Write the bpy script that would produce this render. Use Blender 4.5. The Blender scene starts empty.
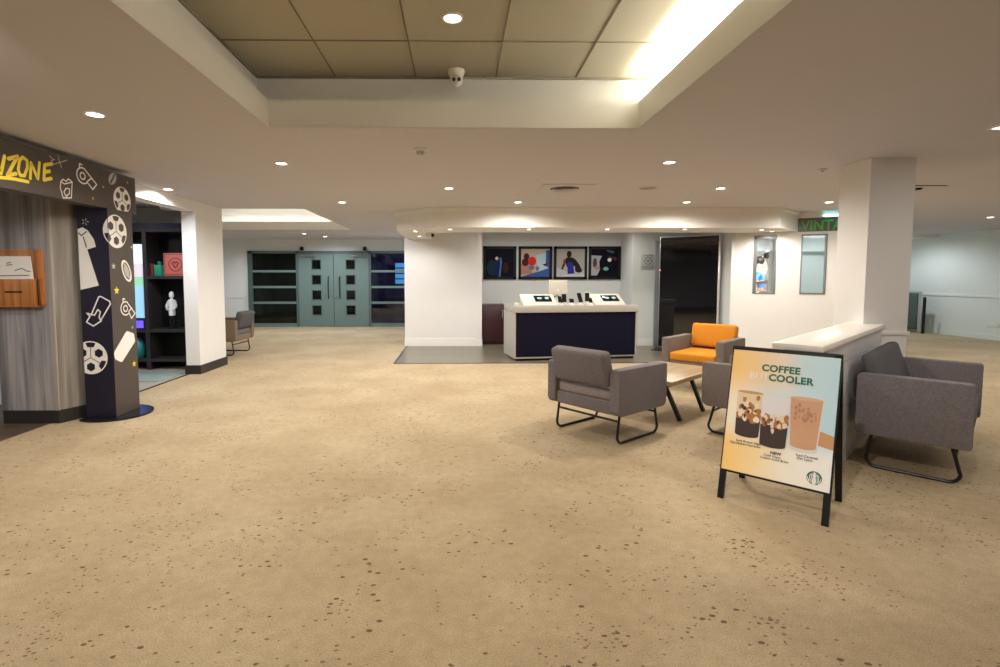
import bpy, bmesh, math, random
from mathutils import Vector, Matrix
random.seed(7)
PI = math.pi
scene = bpy.context.scene
COL = scene.collection

# ------------------------------------------------------------------ materials
def _mat(name):
    m = bpy.data.materials.new(name); m.use_nodes = True
    nt = m.node_tree; b = nt.nodes['Principled BSDF']
    return m, nt, b
def plain(name, col, rough=.6, metal=0., spec=.5, var=0., scale=30., bump=0.):
    m, nt, b = _mat(name)
    b.inputs['Base Color'].default_value = (*col, 1); b.inputs['Roughness'].default_value = rough
    b.inputs['Metallic'].default_value = metal; b.inputs['Specular IOR Level'].default_value = spec
    if var or bump:
        tc = nt.nodes.new('ShaderNodeTexCoord'); n = nt.nodes.new('ShaderNodeTexNoise')
        n.inputs['Scale'].default_value = scale; n.inputs['Detail'].default_value = 4
        nt.links.new(tc.outputs['Object'], n.inputs['Vector'])
        if var:
            mx = nt.nodes.new('ShaderNodeMix'); mx.data_type = 'RGBA'
            mx.inputs['A'].default_value = (*[c*(1-var) for c in col], 1)
            mx.inputs['B'].default_value = (*[min(1, c*(1+var)) for c in col], 1)
            nt.links.new(n.outputs['Fac'], mx.inputs['Factor']); nt.links.new(mx.outputs['Result'], b.inputs['Base Color'])
        if bump:
            bp = nt.nodes.new('ShaderNodeBump'); bp.inputs['Strength'].default_value = bump; bp.inputs['Distance'].default_value = .004
            nt.links.new(n.outputs['Fac'], bp.inputs['Height']); nt.links.new(bp.outputs['Normal'], b.inputs['Normal'])
    return m
def emis(name, col, strength):
    m, nt, b = _mat(name)
    b.inputs['Base Color'].default_value = (*col, 1)
    b.inputs['Emission Color'].default_value = (*col, 1); b.inputs['Emission Strength'].default_value = strength
    return m
def glass(name, tint, gloss=.12):
    m = bpy.data.materials.new(name); m.use_nodes = True; nt = m.node_tree; nt.nodes.clear()
    o = nt.nodes.new('ShaderNodeOutputMaterial'); t = nt.nodes.new('ShaderNodeBsdfTransparent'); g = nt.nodes.new('ShaderNodeBsdfGlossy')
    mx = nt.nodes.new('ShaderNodeMixShader'); mx.inputs[0].default_value = gloss
    t.inputs['Color'].default_value = (*tint, 1); g.inputs['Roughness'].default_value = .03
    nt.links.new(t.outputs[0], mx.inputs[1]); nt.links.new(g.outputs[0], mx.inputs[2]); nt.links.new(mx.outputs[0], o.inputs[0])
    return m
def wood(name, c1, c2, axis='Z', pscale=8., plank=None, rough=.5, gap=.25):
    """streaky grain along axis; plank = (axis letter, width) varies tone per board"""
    m, nt, b = _mat(name); N = nt.nodes.new; L = nt.links.new
    tc = N('ShaderNodeTexCoord'); mp = N('ShaderNodeMapping')
    s = {'X': (1.2, 22, 22), 'Y': (22, 1.2, 22), 'Z': (22, 22, 1.2)}[axis]
    mp.inputs['Scale'].default_value = s
    L(tc.outputs['Object'], mp.inputs['Vector'])
    n = N('ShaderNodeTexNoise'); n.inputs['Scale'].default_value = pscale/8; n.inputs['Detail'].default_value = 6; n.inputs['Distortion'].default_value = .6
    L(mp.outputs[0], n.inputs['Vector'])
    fac = n.outputs['Fac']
    rp = N('ShaderNodeValToRGB'); rp.color_ramp.elements[0].position = .32; rp.color_ramp.elements[1].position = .7
    rp.color_ramp.elements[0].color = (*c1, 1); rp.color_ramp.elements[1].color = (*c2, 1)
    L(fac, rp.inputs[0]); out = rp.outputs[0]
    if plank:
        ax, w = plank
        sx = N('ShaderNodeSeparateXYZ'); L(tc.outputs['Object'], sx.inputs[0])
        src = sx.outputs[ax] if len(ax) == 1 else None
        if ax == 'XY':
            ad = N('ShaderNodeMath'); ad.operation = 'ADD'; L(sx.outputs['X'], ad.inputs[0]); L(sx.outputs['Y'], ad.inputs[1]); src = ad.outputs[0]
        dv = N('ShaderNodeMath'); dv.operation = 'DIVIDE'; L(src, dv.inputs[0]); dv.inputs[1].default_value = w
        fl = N('ShaderNodeMath'); fl.operation = 'FLOOR'; L(dv.outputs[0], fl.inputs[0])
        wn = N('ShaderNodeTexWhiteNoise'); wn.noise_dimensions = '1D'; L(fl.outputs[0], wn.inputs['W'])
        fr = N('ShaderNodeMath'); fr.operation = 'FRACT'; L(dv.outputs[0], fr.inputs[0])
        ed = N('ShaderNodeMath'); ed.operation = 'LESS_THAN'; L(fr.outputs[0], ed.inputs[0]); ed.inputs[1].default_value = .03
        mr = N('ShaderNodeMapRange'); L(wn.outputs['Value'], mr.inputs[0]); mr.inputs[3].default_value = 1-gap; mr.inputs[4].default_value = 1+gap
        sb = N('ShaderNodeMath'); sb.operation = 'MULTIPLY_ADD'; L(ed.outputs[0], sb.inputs[0]); sb.inputs[1].default_value = -.4; L(mr.outputs[0], sb.inputs[2])
        ml = N('ShaderNodeMix'); ml.data_type = 'RGBA'; ml.blend_type = 'MULTIPLY'; ml.inputs['Factor'].default_value = 1
        L(out, ml.inputs['A']); L(sb.outputs[0], ml.inputs['B']); out = ml.outputs['Result']
    L(out, b.inputs['Base Color']); b.inputs['Roughness'].default_value = rough
    return m
def carpet():
    m, nt, b = _mat('speckled_carpet'); N = nt.nodes.new; L = nt.links.new
    tc = N('ShaderNodeTexCoord')
    n1 = N('ShaderNodeTexNoise'); n1.inputs['Scale'].default_value = 1.3; n1.inputs['Detail'].default_value = 6
    n2 = N('ShaderNodeTexNoise'); n2.inputs['Scale'].default_value = 160; n2.inputs['Detail'].default_value = 2
    n4 = N('ShaderNodeTexNoise'); n4.inputs['Scale'].default_value = 16; n4.inputs['Detail'].default_value = 5
    for n in (n1, n2, n4): L(tc.outputs['Object'], n.inputs['Vector'])
    r1 = N('ShaderNodeValToRGB'); e = r1.color_ramp.elements
    e[0].position = .35; e[0].color = (.39, .30, .188, 1); e[1].position = .65; e[1].color = (.465, .372, .245, 1)
    L(n1.outputs['Fac'], r1.inputs[0])
    def mul(a, src, lo, hi, fmin=.25, fmax=.75):
        mr = N('ShaderNodeMapRange'); L(src, mr.inputs[0]); mr.inputs[1].default_value = fmin; mr.inputs[2].default_value = fmax
        mr.inputs[3].default_value = lo; mr.inputs[4].default_value = hi
        x = N('ShaderNodeMix'); x.data_type = 'RGBA'; x.blend_type = 'MULTIPLY'; x.inputs['Factor'].default_value = 1
        L(a, x.inputs['A']); L(mr.outputs[0], x.inputs['B']); return x.outputs['Result']
    c = mul(r1.outputs[0], n2.outputs['Fac'], .70, 1.27)
    c = mul(c, n4.outputs['Fac'], .94, 1.05, .35, .65)
    # dark dashes in loose clusters
    def specks(scale, sx, thr, size, col, cl_lo, cl_hi, c, off):
        mp = N('ShaderNodeMapping'); mp.inputs['Scale'].default_value = (sx, 1, 1); mp.inputs['Rotation'].default_value = (0, 0, off*.35); mp.inputs['Location'].default_value = (off*3.1, off, 0)
        L(tc.outputs['Object'], mp.inputs['Vector'])
        v = N('ShaderNodeTexVoronoi'); v.inputs['Scale'].default_value = scale; v.voronoi_dimensions = '2D'
        L(mp.outputs[0], v.inputs['Vector'])
        cl = N('ShaderNodeTexNoise'); cl.inputs['Scale'].default_value = 3.2; cl.inputs['Detail'].default_value = 2; cl.noise_dimensions = '4D'; cl.inputs['W'].default_value = off
        L(tc.outputs['Object'], cl.inputs['Vector'])
        sp = N('ShaderNodeSeparateColor'); L(v.outputs['Color'], sp.inputs[0])
        mr = N('ShaderNodeMapRange'); L(cl.outputs['Fac'], mr.inputs[0]); mr.inputs[1].default_value = cl_lo; mr.inputs[2].default_value = cl_hi
        mr.inputs[3].default_value = 1.0; mr.inputs[4].default_value = thr
        g = N('ShaderNodeMath'); g.operation = 'GREATER_THAN'; L(sp.outputs[0], g.inputs[0]); L(mr.outputs[0], g.inputs[1])
        sz = N('ShaderNodeMath'); sz.operation = 'MULTIPLY_ADD'; L(sp.outputs[1], sz.inputs[0]); sz.inputs[1].default_value = size*.8; sz.inputs[2].default_value = size*.4
        ls = N('ShaderNodeMath'); ls.operation = 'LESS_THAN'; L(v.outputs['Distance'], ls.inputs[0]); L(sz.outputs[0], ls.inputs[1])
        a = N('ShaderNodeMath'); a.operation = 'MULTIPLY'; L(g.outputs[0], a.inputs[0]); L(ls.outputs[0], a.inputs[1])
        a2 = N('ShaderNodeMath'); a2.operation = 'MULTIPLY'; L(a.outputs[0], a2.inputs[0]); a2.inputs[1].default_value = .85
        x = N('ShaderNodeMix'); x.data_type = 'RGBA'; L(a2.outputs[0], x.inputs['Factor']); L(c, x.inputs['A']); x.inputs['B'].default_value = (*col, 1)
        return x.outputs['Result']
    c = specks(32, .70, .75, .25, (.10, .065, .035), .48, .68, c, 1.0)
    c = specks(50, .72, .70, .28, (.18, .125, .07), .46, .68, c, 2.0)
    L(c, b.inputs['Base Color']); b.inputs['Roughness'].default_value = .95; b.inputs['Specular IOR Level'].default_value = .1
    bp = N('ShaderNodeBump'); bp.inputs['Strength'].default_value = .25; bp.inputs['Distance'].default_value = .004
    L(n2.outputs['Fac'], bp.inputs['Height']); L(bp.outputs['Normal'], b.inputs['Normal'])
    return m
def poster_mat():
    """printed colour wash: orange at the left, blue at the upper right, cream at the lower right"""
    m, nt, b = _mat('poster_print'); N = nt.nodes.new; L = nt.links.new
    tc = N('ShaderNodeTexCoord'); sx = N('ShaderNodeSeparateXYZ'); L(tc.outputs['Generated'], sx.inputs[0])
    nz = N('ShaderNodeTexNoise'); nz.inputs['Scale'].default_value = 2.2; L(tc.outputs['Generated'], nz.inputs['Vector'])
    def ramp(src, stops):
        r = N('ShaderNodeValToRGB'); el = r.color_ramp.elements
        while len(el) < len(stops): el.new(.5)
        for e, (p, c) in zip(el, stops): e.position = p; e.color = (*c, 1)
        L(src, r.inputs[0]); return r.outputs[0]
    ad = N('ShaderNodeMath'); ad.operation = 'MULTIPLY_ADD'; L(nz.outputs['Fac'], ad.inputs[0]); ad.inputs[1].default_value = .25
    s2 = N('ShaderNodeMath'); s2.operation = 'SUBTRACT'; L(sx.outputs['X'], s2.inputs[0]); s2.inputs[1].default_value = .125; L(s2.outputs[0], ad.inputs[2])
    top = ramp(ad.outputs[0], [(0, (.93, .60, .20)), (.28, (.90, .64, .33)), (.5, (.84, .70, .58)), (.68, (.55, .72, .80)), (1, (.47, .70, .80))])
    mid = ramp(ad.outputs[0], [(0, (.92, .80, .62)), (.15, (.84, .82, .80)), (.4, (.60, .76, .84)), (1, (.50, .74, .88))])
    bot = ramp(ad.outputs[0], [(0, (.93, .60, .20)), (.3, (.93, .72, .40)), (.6, (.93, .87, .76)), (1, (.92, .92, .91))])
    def mix(fsrc, lo, hi, a, c):
        mr = N('ShaderNodeMapRange'); mr.interpolation_type = 'SMOOTHSTEP'; L(fsrc, mr.inputs[0]); mr.inputs[1].default_value = lo; mr.inputs[2].default_value = hi
        x = N('ShaderNodeMix'); x.data_type = 'RGBA'; L(mr.outputs[0], x.inputs['Factor']); L(a, x.inputs['A']); L(c, x.inputs['B']); return x.outputs['Result']
    c = mix(sx.outputs['Z'], .55, .85, mid, top)
    c2 = mix(sx.outputs['Z'], .2, .42, bot, c)
    L(c2, b.inputs['Base Color']); b.inputs['Roughness'].default_value = .35
    return m

W = dict(
 ceil=plain('ceiling_paint', (.57, .55, .585), .9, var=.02, scale=3),
 wall=plain('white_wall_paint', (.79, .78, .765), .8, var=.02, scale=4),
 wall_cool=plain('pale_blue_grey_paint', (.71, .735, .73), .8, var=.02, scale=4),
 wall_mint=plain('pale_mint_paint', (.72, .77, .745), .8, var=.02, scale=4),
 tile=plain('ceiling_tile', (.40, .37, .285), .9, var=.05, scale=2.5),
 tilebar=plain('tile_joint', (.15, .125, .085), .8),
 white=plain('white_gloss_trim', (.84, .83, .80), .4),
 skirt=plain('dark_skirting', (.022, .02, .02), .4),
 carpet=carpet(),
 vinyl=wood('grey_brown_vinyl', (.14, .12, .09), (.19, .165, .125), 'X', 8, ('Y', .18), .3, .12),
 darkfloor=wood('dark_board_floor', (.045, .03, .02), (.13, .09, .06), 'X', 8, ('Y', .14), .45),
 teal_rug=plain('teal_rug', (.26, .33, .31), .95, var=.35, scale=9, bump=.3),
 frame_green=plain('grey_green_paint', (.125, .185, .175), .45),
 frame_dark=plain('dark_green_paint', (.07, .105, .10), .45),
 black=plain('black_satin', (.010, .010, .011), .45, 0, .25),
 blackmetal=plain('black_powder_coat', (.012, .012, .013), .35, .3),
 steel=plain('brushed_steel', (.62, .62, .60), .3, .9),
 silver=plain('silver_bezel', (.72, .73, .74), .3, .6),
 greywin=plain('grey_window_frame', (.20, .20, .20), .4, .3),
 greydoor=plain('blue_grey_panel', (.34, .36, .38), .5),
 screen=plain('off_screen', (.004, .004, .006), .04, 0, .7),
 navy=plain('navy_laminate', (.006, .006, .017), .6, 0, .08),
 maroon=plain('dark_plum_laminate', (.045, .014, .018), .35),
 desk=plain('pale_stone_laminate', (.37, .35, .32), .35, var=.04, scale=40),
 char=plain('warm_charcoal_print', (.066, .053, .045), .5),
 navyp=plain('navy_black_print', (.012, .010, .028), .45),
 paperwhite=plain('printed_white', (.88, .86, .84), .6),
 printgrey=plain('printed_grey', (.50, .48, .46), .6),
 yellow=plain('printed_yellow', (.88, .68, .06), .5),
 inkgreen=plain('ink_green', (.01, .14, .085), .5),
 inkwhite=plain('ink_white', (.86, .84, .84), .5),
 inkgrey=plain('ink_grey', (.10, .10, .10), .6),
 kioskwood=wood('grey_barn_board', (.16, .16, .18), (.40, .39, .41), 'Z', 6, ('XY', .13), .6, .25),
 holderwood=wood('orange_wood', (.30, .10, .025), (.60, .25, .075), 'Z', 6, ('X', .12), .4, .2),
 tablewood=wood('honey_table_wood', (.29, .18, .07), (.46, .31, .145), 'X', 6, ('Y', .09), .4, .14),
 fab_grey=plain('mauve_grey_tweed', (.185, .166, .175), .95, 0, .1, .45, 90, .5),
 fab_dark=plain('slate_tweed', (.12, .115, .12), .95, 0, .1, .35, 220, .35),
 fab_cush=plain('pale_mauve_tweed', (.28, .245, .24), .95, 0, .1, .4, 90, .5),
 fab_orange=plain('orange_tweed', (.64, .255, .028), .9, 0, .1, .18, 90, .3),
 fab_taupe=plain('taupe_tweed', (.195, .165, .148), .95, 0, .1, .42, 90, .5),
 wicker=plain('tan_weave', (.235, .175, .125), .9, 0, .1, .3, 120, .4),
 shelfblack=plain('black_brown_laminate', (.034, .029, .032), .4),
 seam=plain('dark_seam', (.03, .026, .026), .9),
 lamp=emis('warm_lamp_lens', (1, .87, .66), 14), lampcool=emis('cool_lamp_lens', (1, .95, .86), 14),
 panel=emis('light_panel', (1, .97, .9), 1.5),
 cyan=emis('cyan_led', (.35, 1, .95), 6),
 purple=emis('violet_led', (.08, .05, 1), 2.2),
 plastic=plain('white_plastic', (.76, .74, .70), .4),
 creamboard=plain('cream_board', (.60, .56, .48), .5),
 ledge=plain('white_ledge_top', (.80, .765, .70), .35),
 halfwall=plain('white_boarding', (.66, .65, .66), .55),
 glassdark=glass('dark_green_glass', (.28, .42, .38), .05), glassclear=glass('clear_glass', (.90, .94, .94), .10),
 glassteal=glass('teal_film_glass', (.86, .92, .93), .10), glassblue=glass('blue_tinted_glass', (.55, .6, .85), .06),
 glassgreen=glass('green_glass', (.35, .5, .46), .15),
 poster=poster_mat(),
 bevelwhite=plain('white_card', (.78, .77, .75), .6),
 teal=plain('teal_paint', (.64, .69, .70), .8), tealobj=plain('teal_plastic', (.02, .22, .26), .4),
 greenobj=plain('green_plastic', (.02, .30, .18), .4), redbox=plain('salmon_box', (.62, .16, .13), .5), darkred=plain('dark_red_card', (.22, .03, .03), .6),
 white_fig=plain('white_figure_paint', (.86, .86, .88), .4),
 skin=plain('skin', (.50, .30, .21), .6), hair=plain('black_hair', (.012, .01, .01), .6),
 blueshirt=plain('blue_shirt', (.10, .27, .72), .8), greytrouser=plain('teal_grey_trousers', (.10, .15, .17), .8), creamshirt=plain('cream_shirt', (.70, .62, .54), .8),
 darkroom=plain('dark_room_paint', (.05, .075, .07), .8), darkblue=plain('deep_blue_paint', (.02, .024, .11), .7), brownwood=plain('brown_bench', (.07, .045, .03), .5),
 teal_screen=emis('teal_screen', (.22, .75, .75), .9),
 signglass=plain('sign_grey', (.12, .13, .125), .3), signgreen=plain('sign_green', (.14, .50, .10), .5),
 slategrey=plain('grey_card', (.45, .47, .48), .6),
)

# ------------------------------------------------------------------ mesh tools
class MB:
    def __init__(s): s.b = bmesh.new(); s.mi = 0
    def _tag(s, faces):
        for f in faces: f.material_index = s.mi
    def box(s, x0, x1, y0, y1, z0, z1, bev=0., seg=2, M=None):
        t = bmesh.new(); bmesh.ops.create_cube(t, size=1)
        for v in t.verts: v.co = Vector(((x0+x1)/2+v.co.x*(x1-x0), (y0+y1)/2+v.co.y*(y1-y0), (z0+z1)/2+v.co.z*(z1-z0)))
        if bev: bmesh.ops.bevel(t, geom=list(t.edges), offset=bev, segments=seg, affect='EDGES', profile=.5)
        s._join(t, M); return s
    def _join(s, t, M=None):
        if M is not None: bmesh.ops.transform(t, matrix=M, verts=t.verts)
        me = bpy.data.meshes.new('_t'); t.to_mesh(me); t.free()
        n0 = len(s.b.faces); s.b.from_mesh(me); bpy.data.meshes.remove(me)
        s.b.faces.ensure_lookup_table(); s._tag(s.b.faces[n0:])
    def poly(s, pts):
        f = s.b.faces.new([s.b.verts.new(p) for p in pts]); f.material_index = s.mi; return s
    def prism(s, pts, z0, z1, bev=0., M=None):
        """plan polygon extruded in z"""
        t = bmesh.new(); lo = [t.verts.new((x, y, z0)) for x, y in pts]; hi = [t.verts.new((x, y, z1)) for x, y in pts]
        n = len(pts); t.faces.new(lo[::-1]); t.faces.new(hi)
        for i in range(n): t.faces.new((lo[i], lo[(i+1) % n], hi[(i+1) % n], hi[i]))
        bmesh.ops.recalc_face_normals(t, faces=t.faces)
        if bev: bmesh.ops.bevel(t, geom=list(t.edges), offset=bev, segments=2, affect='EDGES', profile=.5)
        s._join(t, M); return s
    def tube(s, path, r, n=8, closed=False, square=False):
        P = [Vector(p) for p in path]; rings = []; m = len(P); up = None
        for i, p in enumerate(P):
            a = P[i-1] if (i or closed) else P[i]; c = P[(i+1) % m] if (i < m-1 or closed) else P[i]
            d = (c-a).normalized()
            if up is None:
                ref = Vector((0, 0, 1)) if abs(d.z) < .9 else Vector((0, 1, 0)); up = (ref - d*ref.dot(d)).normalized()
            else: up = (up - d*up.dot(d)).normalized()
            sd = d.cross(up); k = 4 if square else n; o = PI/4 if square else 0
            rings.append([s.b.verts.new(p + (up*math.cos(2*PI*j/k+o) + sd*math.sin(2*PI*j/k+o))*r) for j in range(k)])
        k = len(rings[0]); fs = []
        for i in range(m if closed else m-1):
            A, B = rings[i], rings[(i+1) % m]
            for j in range(k): fs.append(s.b.faces.new((A[j], A[(j+1) % k], B[(j+1) % k], B[j])))
        if not closed: fs.append(s.b.faces.new(rings[0][::-1])); fs.append(s.b.faces.new(rings[-1]))
        s._tag(fs); return s
    def lathe(s, prof, c=(0, 0, 0), n=24, M=None):
        t = bmesh.new(); rings = []
        for r, z in prof:
            if r < 1e-5: rings.append([t.verts.new((c[0], c[1], c[2]+z))])
            else: rings.append([t.verts.new((c[0]+r*math.cos(2*PI*j/n), c[1]+r*math.sin(2*PI*j/n), c[2]+z)) for j in range(n)])
        for A, B in zip(rings, rings[1:]):
            for j in range(n):
                a, b_ = A[j % len(A)], A[(j+1) % len(A)]; c_, d = B[(j+1) % len(B)], B[j % len(B)]
                vs = []
                for v in (a, b_, c_, d):
                    if v not in vs: vs.append(v)
                if len(vs) > 2: t.faces.new(vs)
        if len(rings[0]) > 1: t.faces.new(rings[0][::-1])
        if len(rings[-1]) > 1: t.faces.new(rings[-1])
        bmesh.ops.recalc_face_normals(t, faces=t.faces)
        s._join(t, M); return s
    def ell(s, c, r, n=14, M=None):
        t = bmesh.new(); bmesh.ops.create_uvsphere(t, u_segments=n, v_segments=max(6, n//2+2), radius=1)
        for v in t.verts: v.co = Vector((c[0]+v.co.x*r[0], c[1]+v.co.y*r[1], c[2]+v.co.z*r[2]))
        s._join(t, M); return s
    def build(s, name, mats, parent=None, smooth=True):
        bmesh.ops.recalc_face_normals(s.b, faces=s.b.faces) if False else None
        me = bpy.data.meshes.new(name); s.b.to_mesh(me); s.b.free()
        for m in (mats if isinstance(mats, (list, tuple)) else [mats]): me.materials.append(m)
        if smooth:
            for p in me.polygons: p.use_smooth = True
            try: me.set_sharp_from_angle(angle=math.radians(38))
            except Exception: pass
        o = bpy.data.objects.new(name, me); COL.objects.link(o)
        if parent is not None: o.parent = parent
        return o
def tag(o, label, cat, group=None):
    o['label'] = label; o['category'] = cat
    if group: o['group'] = group
    return o
def empty(name, label, cat, loc=(0, 0, 0), rz=0., group=None):
    o = bpy.data.objects.new(name, None); COL.objects.link(o); o.location = loc; o.rotation_euler = (0, 0, rz); o.empty_display_size = .1
    return tag(o, label, cat, group)
def struct(name, mb, mats, parent=None, smooth=False):
    o = mb.build(name, mats, parent, smooth)
    if parent is None: o['kind'] = 'structure'
    return o
def copy_tree(root, loc, rz=None, label=None):
    r = root.copy(); COL.objects.link(r); r.location = loc
    if rz is not None: r.rotation_euler = (0, 0, rz)
    if label: r['label'] = label
    for ch in list(root.children):
        c = ch.copy(); COL.objects.link(c); c.parent = r
        for g in list(ch.children):
            d = g.copy(); COL.objects.link(d); d.parent = c
    return r

# flat print on a surface: 2-D shapes mapped by origin o, axes u, v and normal n
class Flat:
    def __init__(s, o, u, v, n): s.o, s.u, s.v, s.n = Vector(o), Vector(u), Vector(v), Vector(n); s.m = MB()
    def P(s, p, h): return s.o + s.u*p[0] + s.v*p[1] + s.n*h
    def poly(s, pts, h=.002):
        if len(pts) < 3: return s
        top = [s.P(p, h) for p in pts]; s.m.poly(top)
        return s
    def disc(s, c, r, h=.002, n=28, ry=None):
        ry = ry or r
        return s.poly([(c[0]+r*math.cos(2*PI*i/n), c[1]+ry*math.sin(2*PI*i/n)) for i in range(n)], h)
    def line(s, pts, w, h=.002):
        for a, b in zip(pts, pts[1:]):
            d = Vector((b[0]-a[0], b[1]-a[1])); L = d.length
            if L < 1e-6: continue
            q = Vector((-d.y, d.x))/L*w/2
            s.poly([(a[0]+q.x, a[1]+q.y), (a[0]-q.x, a[1]-q.y), (b[0]-q.x, b[1]-q.y), (b[0]+q.x, b[1]+q.y)], h)
        for i, p in enumerate(pts): s.disc(p, w/2, h+.00005*(1+i % 3), 10)
        return s
    def build(s, name, mat, parent=None): return s.m.build(name, mat, parent, False)
def text(name, body, size, mat, parent, M, offset=0., align='LEFT', sx=1., shear=0., space=1.):
    c = bpy.data.curves.new(name, 'FONT'); c.body = body; c.size = size; c.offset = offset; c.align_x = align; c.extrude = .0008; c.shear = shear; c.space_character = space
    o = bpy.data.objects.new(name, c); COL.objects.link(o)
    dg = bpy.context.evaluated_depsgraph_get(); me = bpy.data.meshes.new_from_object(o.evaluated_get(dg))
    bpy.data.objects.remove(o); bpy.data.curves.remove(c)
    me.transform(Matrix.Diagonal((sx, 1, 1, 1))); me.transform(M); me.materials.clear(); me.materials.append(mat); me.name = name
    o = bpy.data.objects.new(name, me); COL.objects.link(o); o.parent = parent
    return o

# ------------------------------------------------------------------ room shell
CZ = 2.5
def cells(xs, ys, holes):
    for i in range(len(xs)-1):
        for j in range(len(ys)-1):
            cx, cy = (xs[i]+xs[i+1])/2, (ys[j]+ys[j+1])/2
            if not any(h[0] < cx < h[1] and h[2] < cy < h[3] for h in holes): yield xs[i], xs[i+1], ys[j], ys[j+1]
T1 = (-1.38, 1.33, -1.2, 3.9); T2 = (-5.6, -2.45, 8.42, 12.1)
XL, XR, YN, YF = -7.6, 12.1, -5., 15.
m = MB()
for x0, x1, y0, y1 in cells([XL-.2, T2[0], T2[1], T1[0], T1[1], XR+.2], [YN-.2, T1[2], T1[3], T2[2], T2[3], YF+.2], [T1, T2]):
    m.poly([(x0, y0, CZ), (x0, y1, CZ), (x1, y1, CZ), (x1, y0, CZ)])
ceiling = struct('ceiling', m, W['ceil'])
def tray(T, top, outs, tilemat, name):
    x0, x1, y0, y1 = T; l, r, n, f = outs
    m = MB()
    for a in ((x0-.03, x0, y0-.03, y1+.03), (x1, x1+.03, y0-.03, y1+.03), (x0, x1, y0-.03, y0), (x0, x1, y1, y1+.03)): m.box(*a, CZ+.002, CZ+.195)
    fas = struct('trim_'+name, m, W['white'])
    m = MB(); X0, X1, Y0, Y1 = x0-l, x1+r, y0-n, y1+f
    m.poly([(X0, Y0, CZ), (X1, Y0, CZ), (X1, Y0, top), (X0, Y0, top)]); m.poly([(X0, Y1, CZ), (X1, Y1, CZ), (X1, Y1, top), (X0, Y1, top)])
    m.poly([(X0, Y0, CZ), (X0, Y1, CZ), (X0, Y1, top), (X0, Y0, top)]); m.poly([(X1, Y0, CZ), (X1, Y1, CZ), (X1, Y1, top), (X1, Y0, top)])
    for a in ((X0, x0, Y0, Y1), (x1, X1, Y0, Y1), (x0, x1, Y0, y0), (x0, x1, y1, Y1)):
        m.poly([(a[0], a[2], CZ+.02), (a[1], a[2], CZ+.02), (a[1], a[3], CZ+.02), (a[0], a[3], CZ+.02)])
    struct('wall_'+name, m, W['white'])
    m = MB(); m.poly([(X0, Y0, top), (X1, Y0, top), (X1, Y1, top), (X0, Y1, top)])
    return struct('ceiling_'+name, m, tilemat), (X0, X1, Y0, Y1)
c1, B1 = tray(T1, 2.92, (.14, .14, .15, .16), W['tile'], 'tray')
m = MB()
for k in range(6):
    x = -1.53+.606*k
    if B1[0]-.01 < x < B1[1]+.02: m.box(x-.004, x+.004, B1[2], B1[3], 2.914, 2.921)
for k in range(9):
    y = 4.06-.61*k
    if y > B1[2]: m.box(B1[0], B1[1], y-.004, y+.004, 2.914, 2.921)
m.box(B1[0], B1[1], B1[3]-.012, B1[3], 2.905, 2.921); m.box(B1[0], B1[0]+.012, B1[2], B1[3], 2.905, 2.921)
m.build('tile_joints', W['tilebar'], c1, False)
tray(T2, 3.03, (.14, .14, .15, .16), W['white'], 'back_tray')

m = MB(); m.box(-3.93, XR+.2, YN-.2, YF+.2, -.1, 0); m.box(XL-.2, -3.93, 8.3, YF+.2, -.1, 0)
struct('floor', m, W['carpet'])
m = MB(); m.box(XL-.2, -3.93, YN-.2, 5.75, -.1, 0); struct('floor_boards', m, W['darkfloor'])
m = MB(); m.box(XL-.2, -3.93, 5.75, 8.3, -.1, 0); struct('floor_lounge', m, plain('pale_lounge_carpet', (.34, .31, .26), .95, var=.1, scale=60))
m = MB(); m.box(-3.945, -3.915, 5.0, 7.56, 0, .006); struct('trim_threshold', m, W['black'])
m = MB(); m.prism([(-1.03, 8.47), (4.87, 8.47), (4.87, 10.65), (3.58, 10.65), (3.58, 11.43), (.49, 11.43), (.49, 10.65), (-1.06, 10.65)], .0005, .004)
struct('floor_vinyl', m, W['vinyl'])
m = MB(); m.box(-1.05, 4.87, 8.455, 8.475, 0, .007); m.box(-1.06, -1.035, 8.455, 10.65, 0, .007); struct('trim_floor_edge', m, W['black'])

def wallbox(name, mat, *boxes):
    m = MB()
    for b in boxes: m.box(*b)
    return struct(name, m, mat)
DX0, DX1, DZ = -5.99, -1.12, 2.17
wallbox('wall_back', W['wall_cool'], (XL, DX0, YF, YF+.2, 0, CZ), (DX0, DX1, YF, YF+.2, DZ, CZ), (DX1, -1.09, YF, YF+.2, 0, CZ))
wallbox('wall_left', W['wall_cool'], (XL-.2, XL, YN, YF+.2, 0, CZ))
wallbox('wall_rear', W['wall'], (XL, XR, YN-.2, YN, 0, CZ))
wallbox('wall_right', W['wall_mint'], (XR, XR+.2, YN, YF+.2, 0, CZ))
wallbox('wall_back_right', W['wall_mint'], (10.9, XR, YF, YF+.2, 0, CZ))
wallbox('wall_centre', W['wall'], (-1.09, .49, 10.65, YF+.2, 0, CZ))
wallbox('wall_niche', W['wall_cool'], (.49, 3.58, 11.43, 11.6, 0, CZ))
wallbox('wall_niche_right', W['wall_cool'], (3.58, 4.95, 10.65, 11.6, 0, CZ))
# pier, lintel and back of the games room
m = MB(); m.box(-3.96, -3.76, 7.57, 8.42, 0, CZ); m.box(-3.96, -3.76, 5.45, 7.57, 2.35, CZ)
struct('wall_pier', m, W['wall'])
wallbox('wall_games_room', W['wall_cool'], (XL, -3.96, 8.32, 8.42, 0, CZ))
m = MB(); m.box(-3.975, -3.745, 7.555, 8.435, 0, .13); struct('baseboard_pier', m, W['skirt'])
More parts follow.
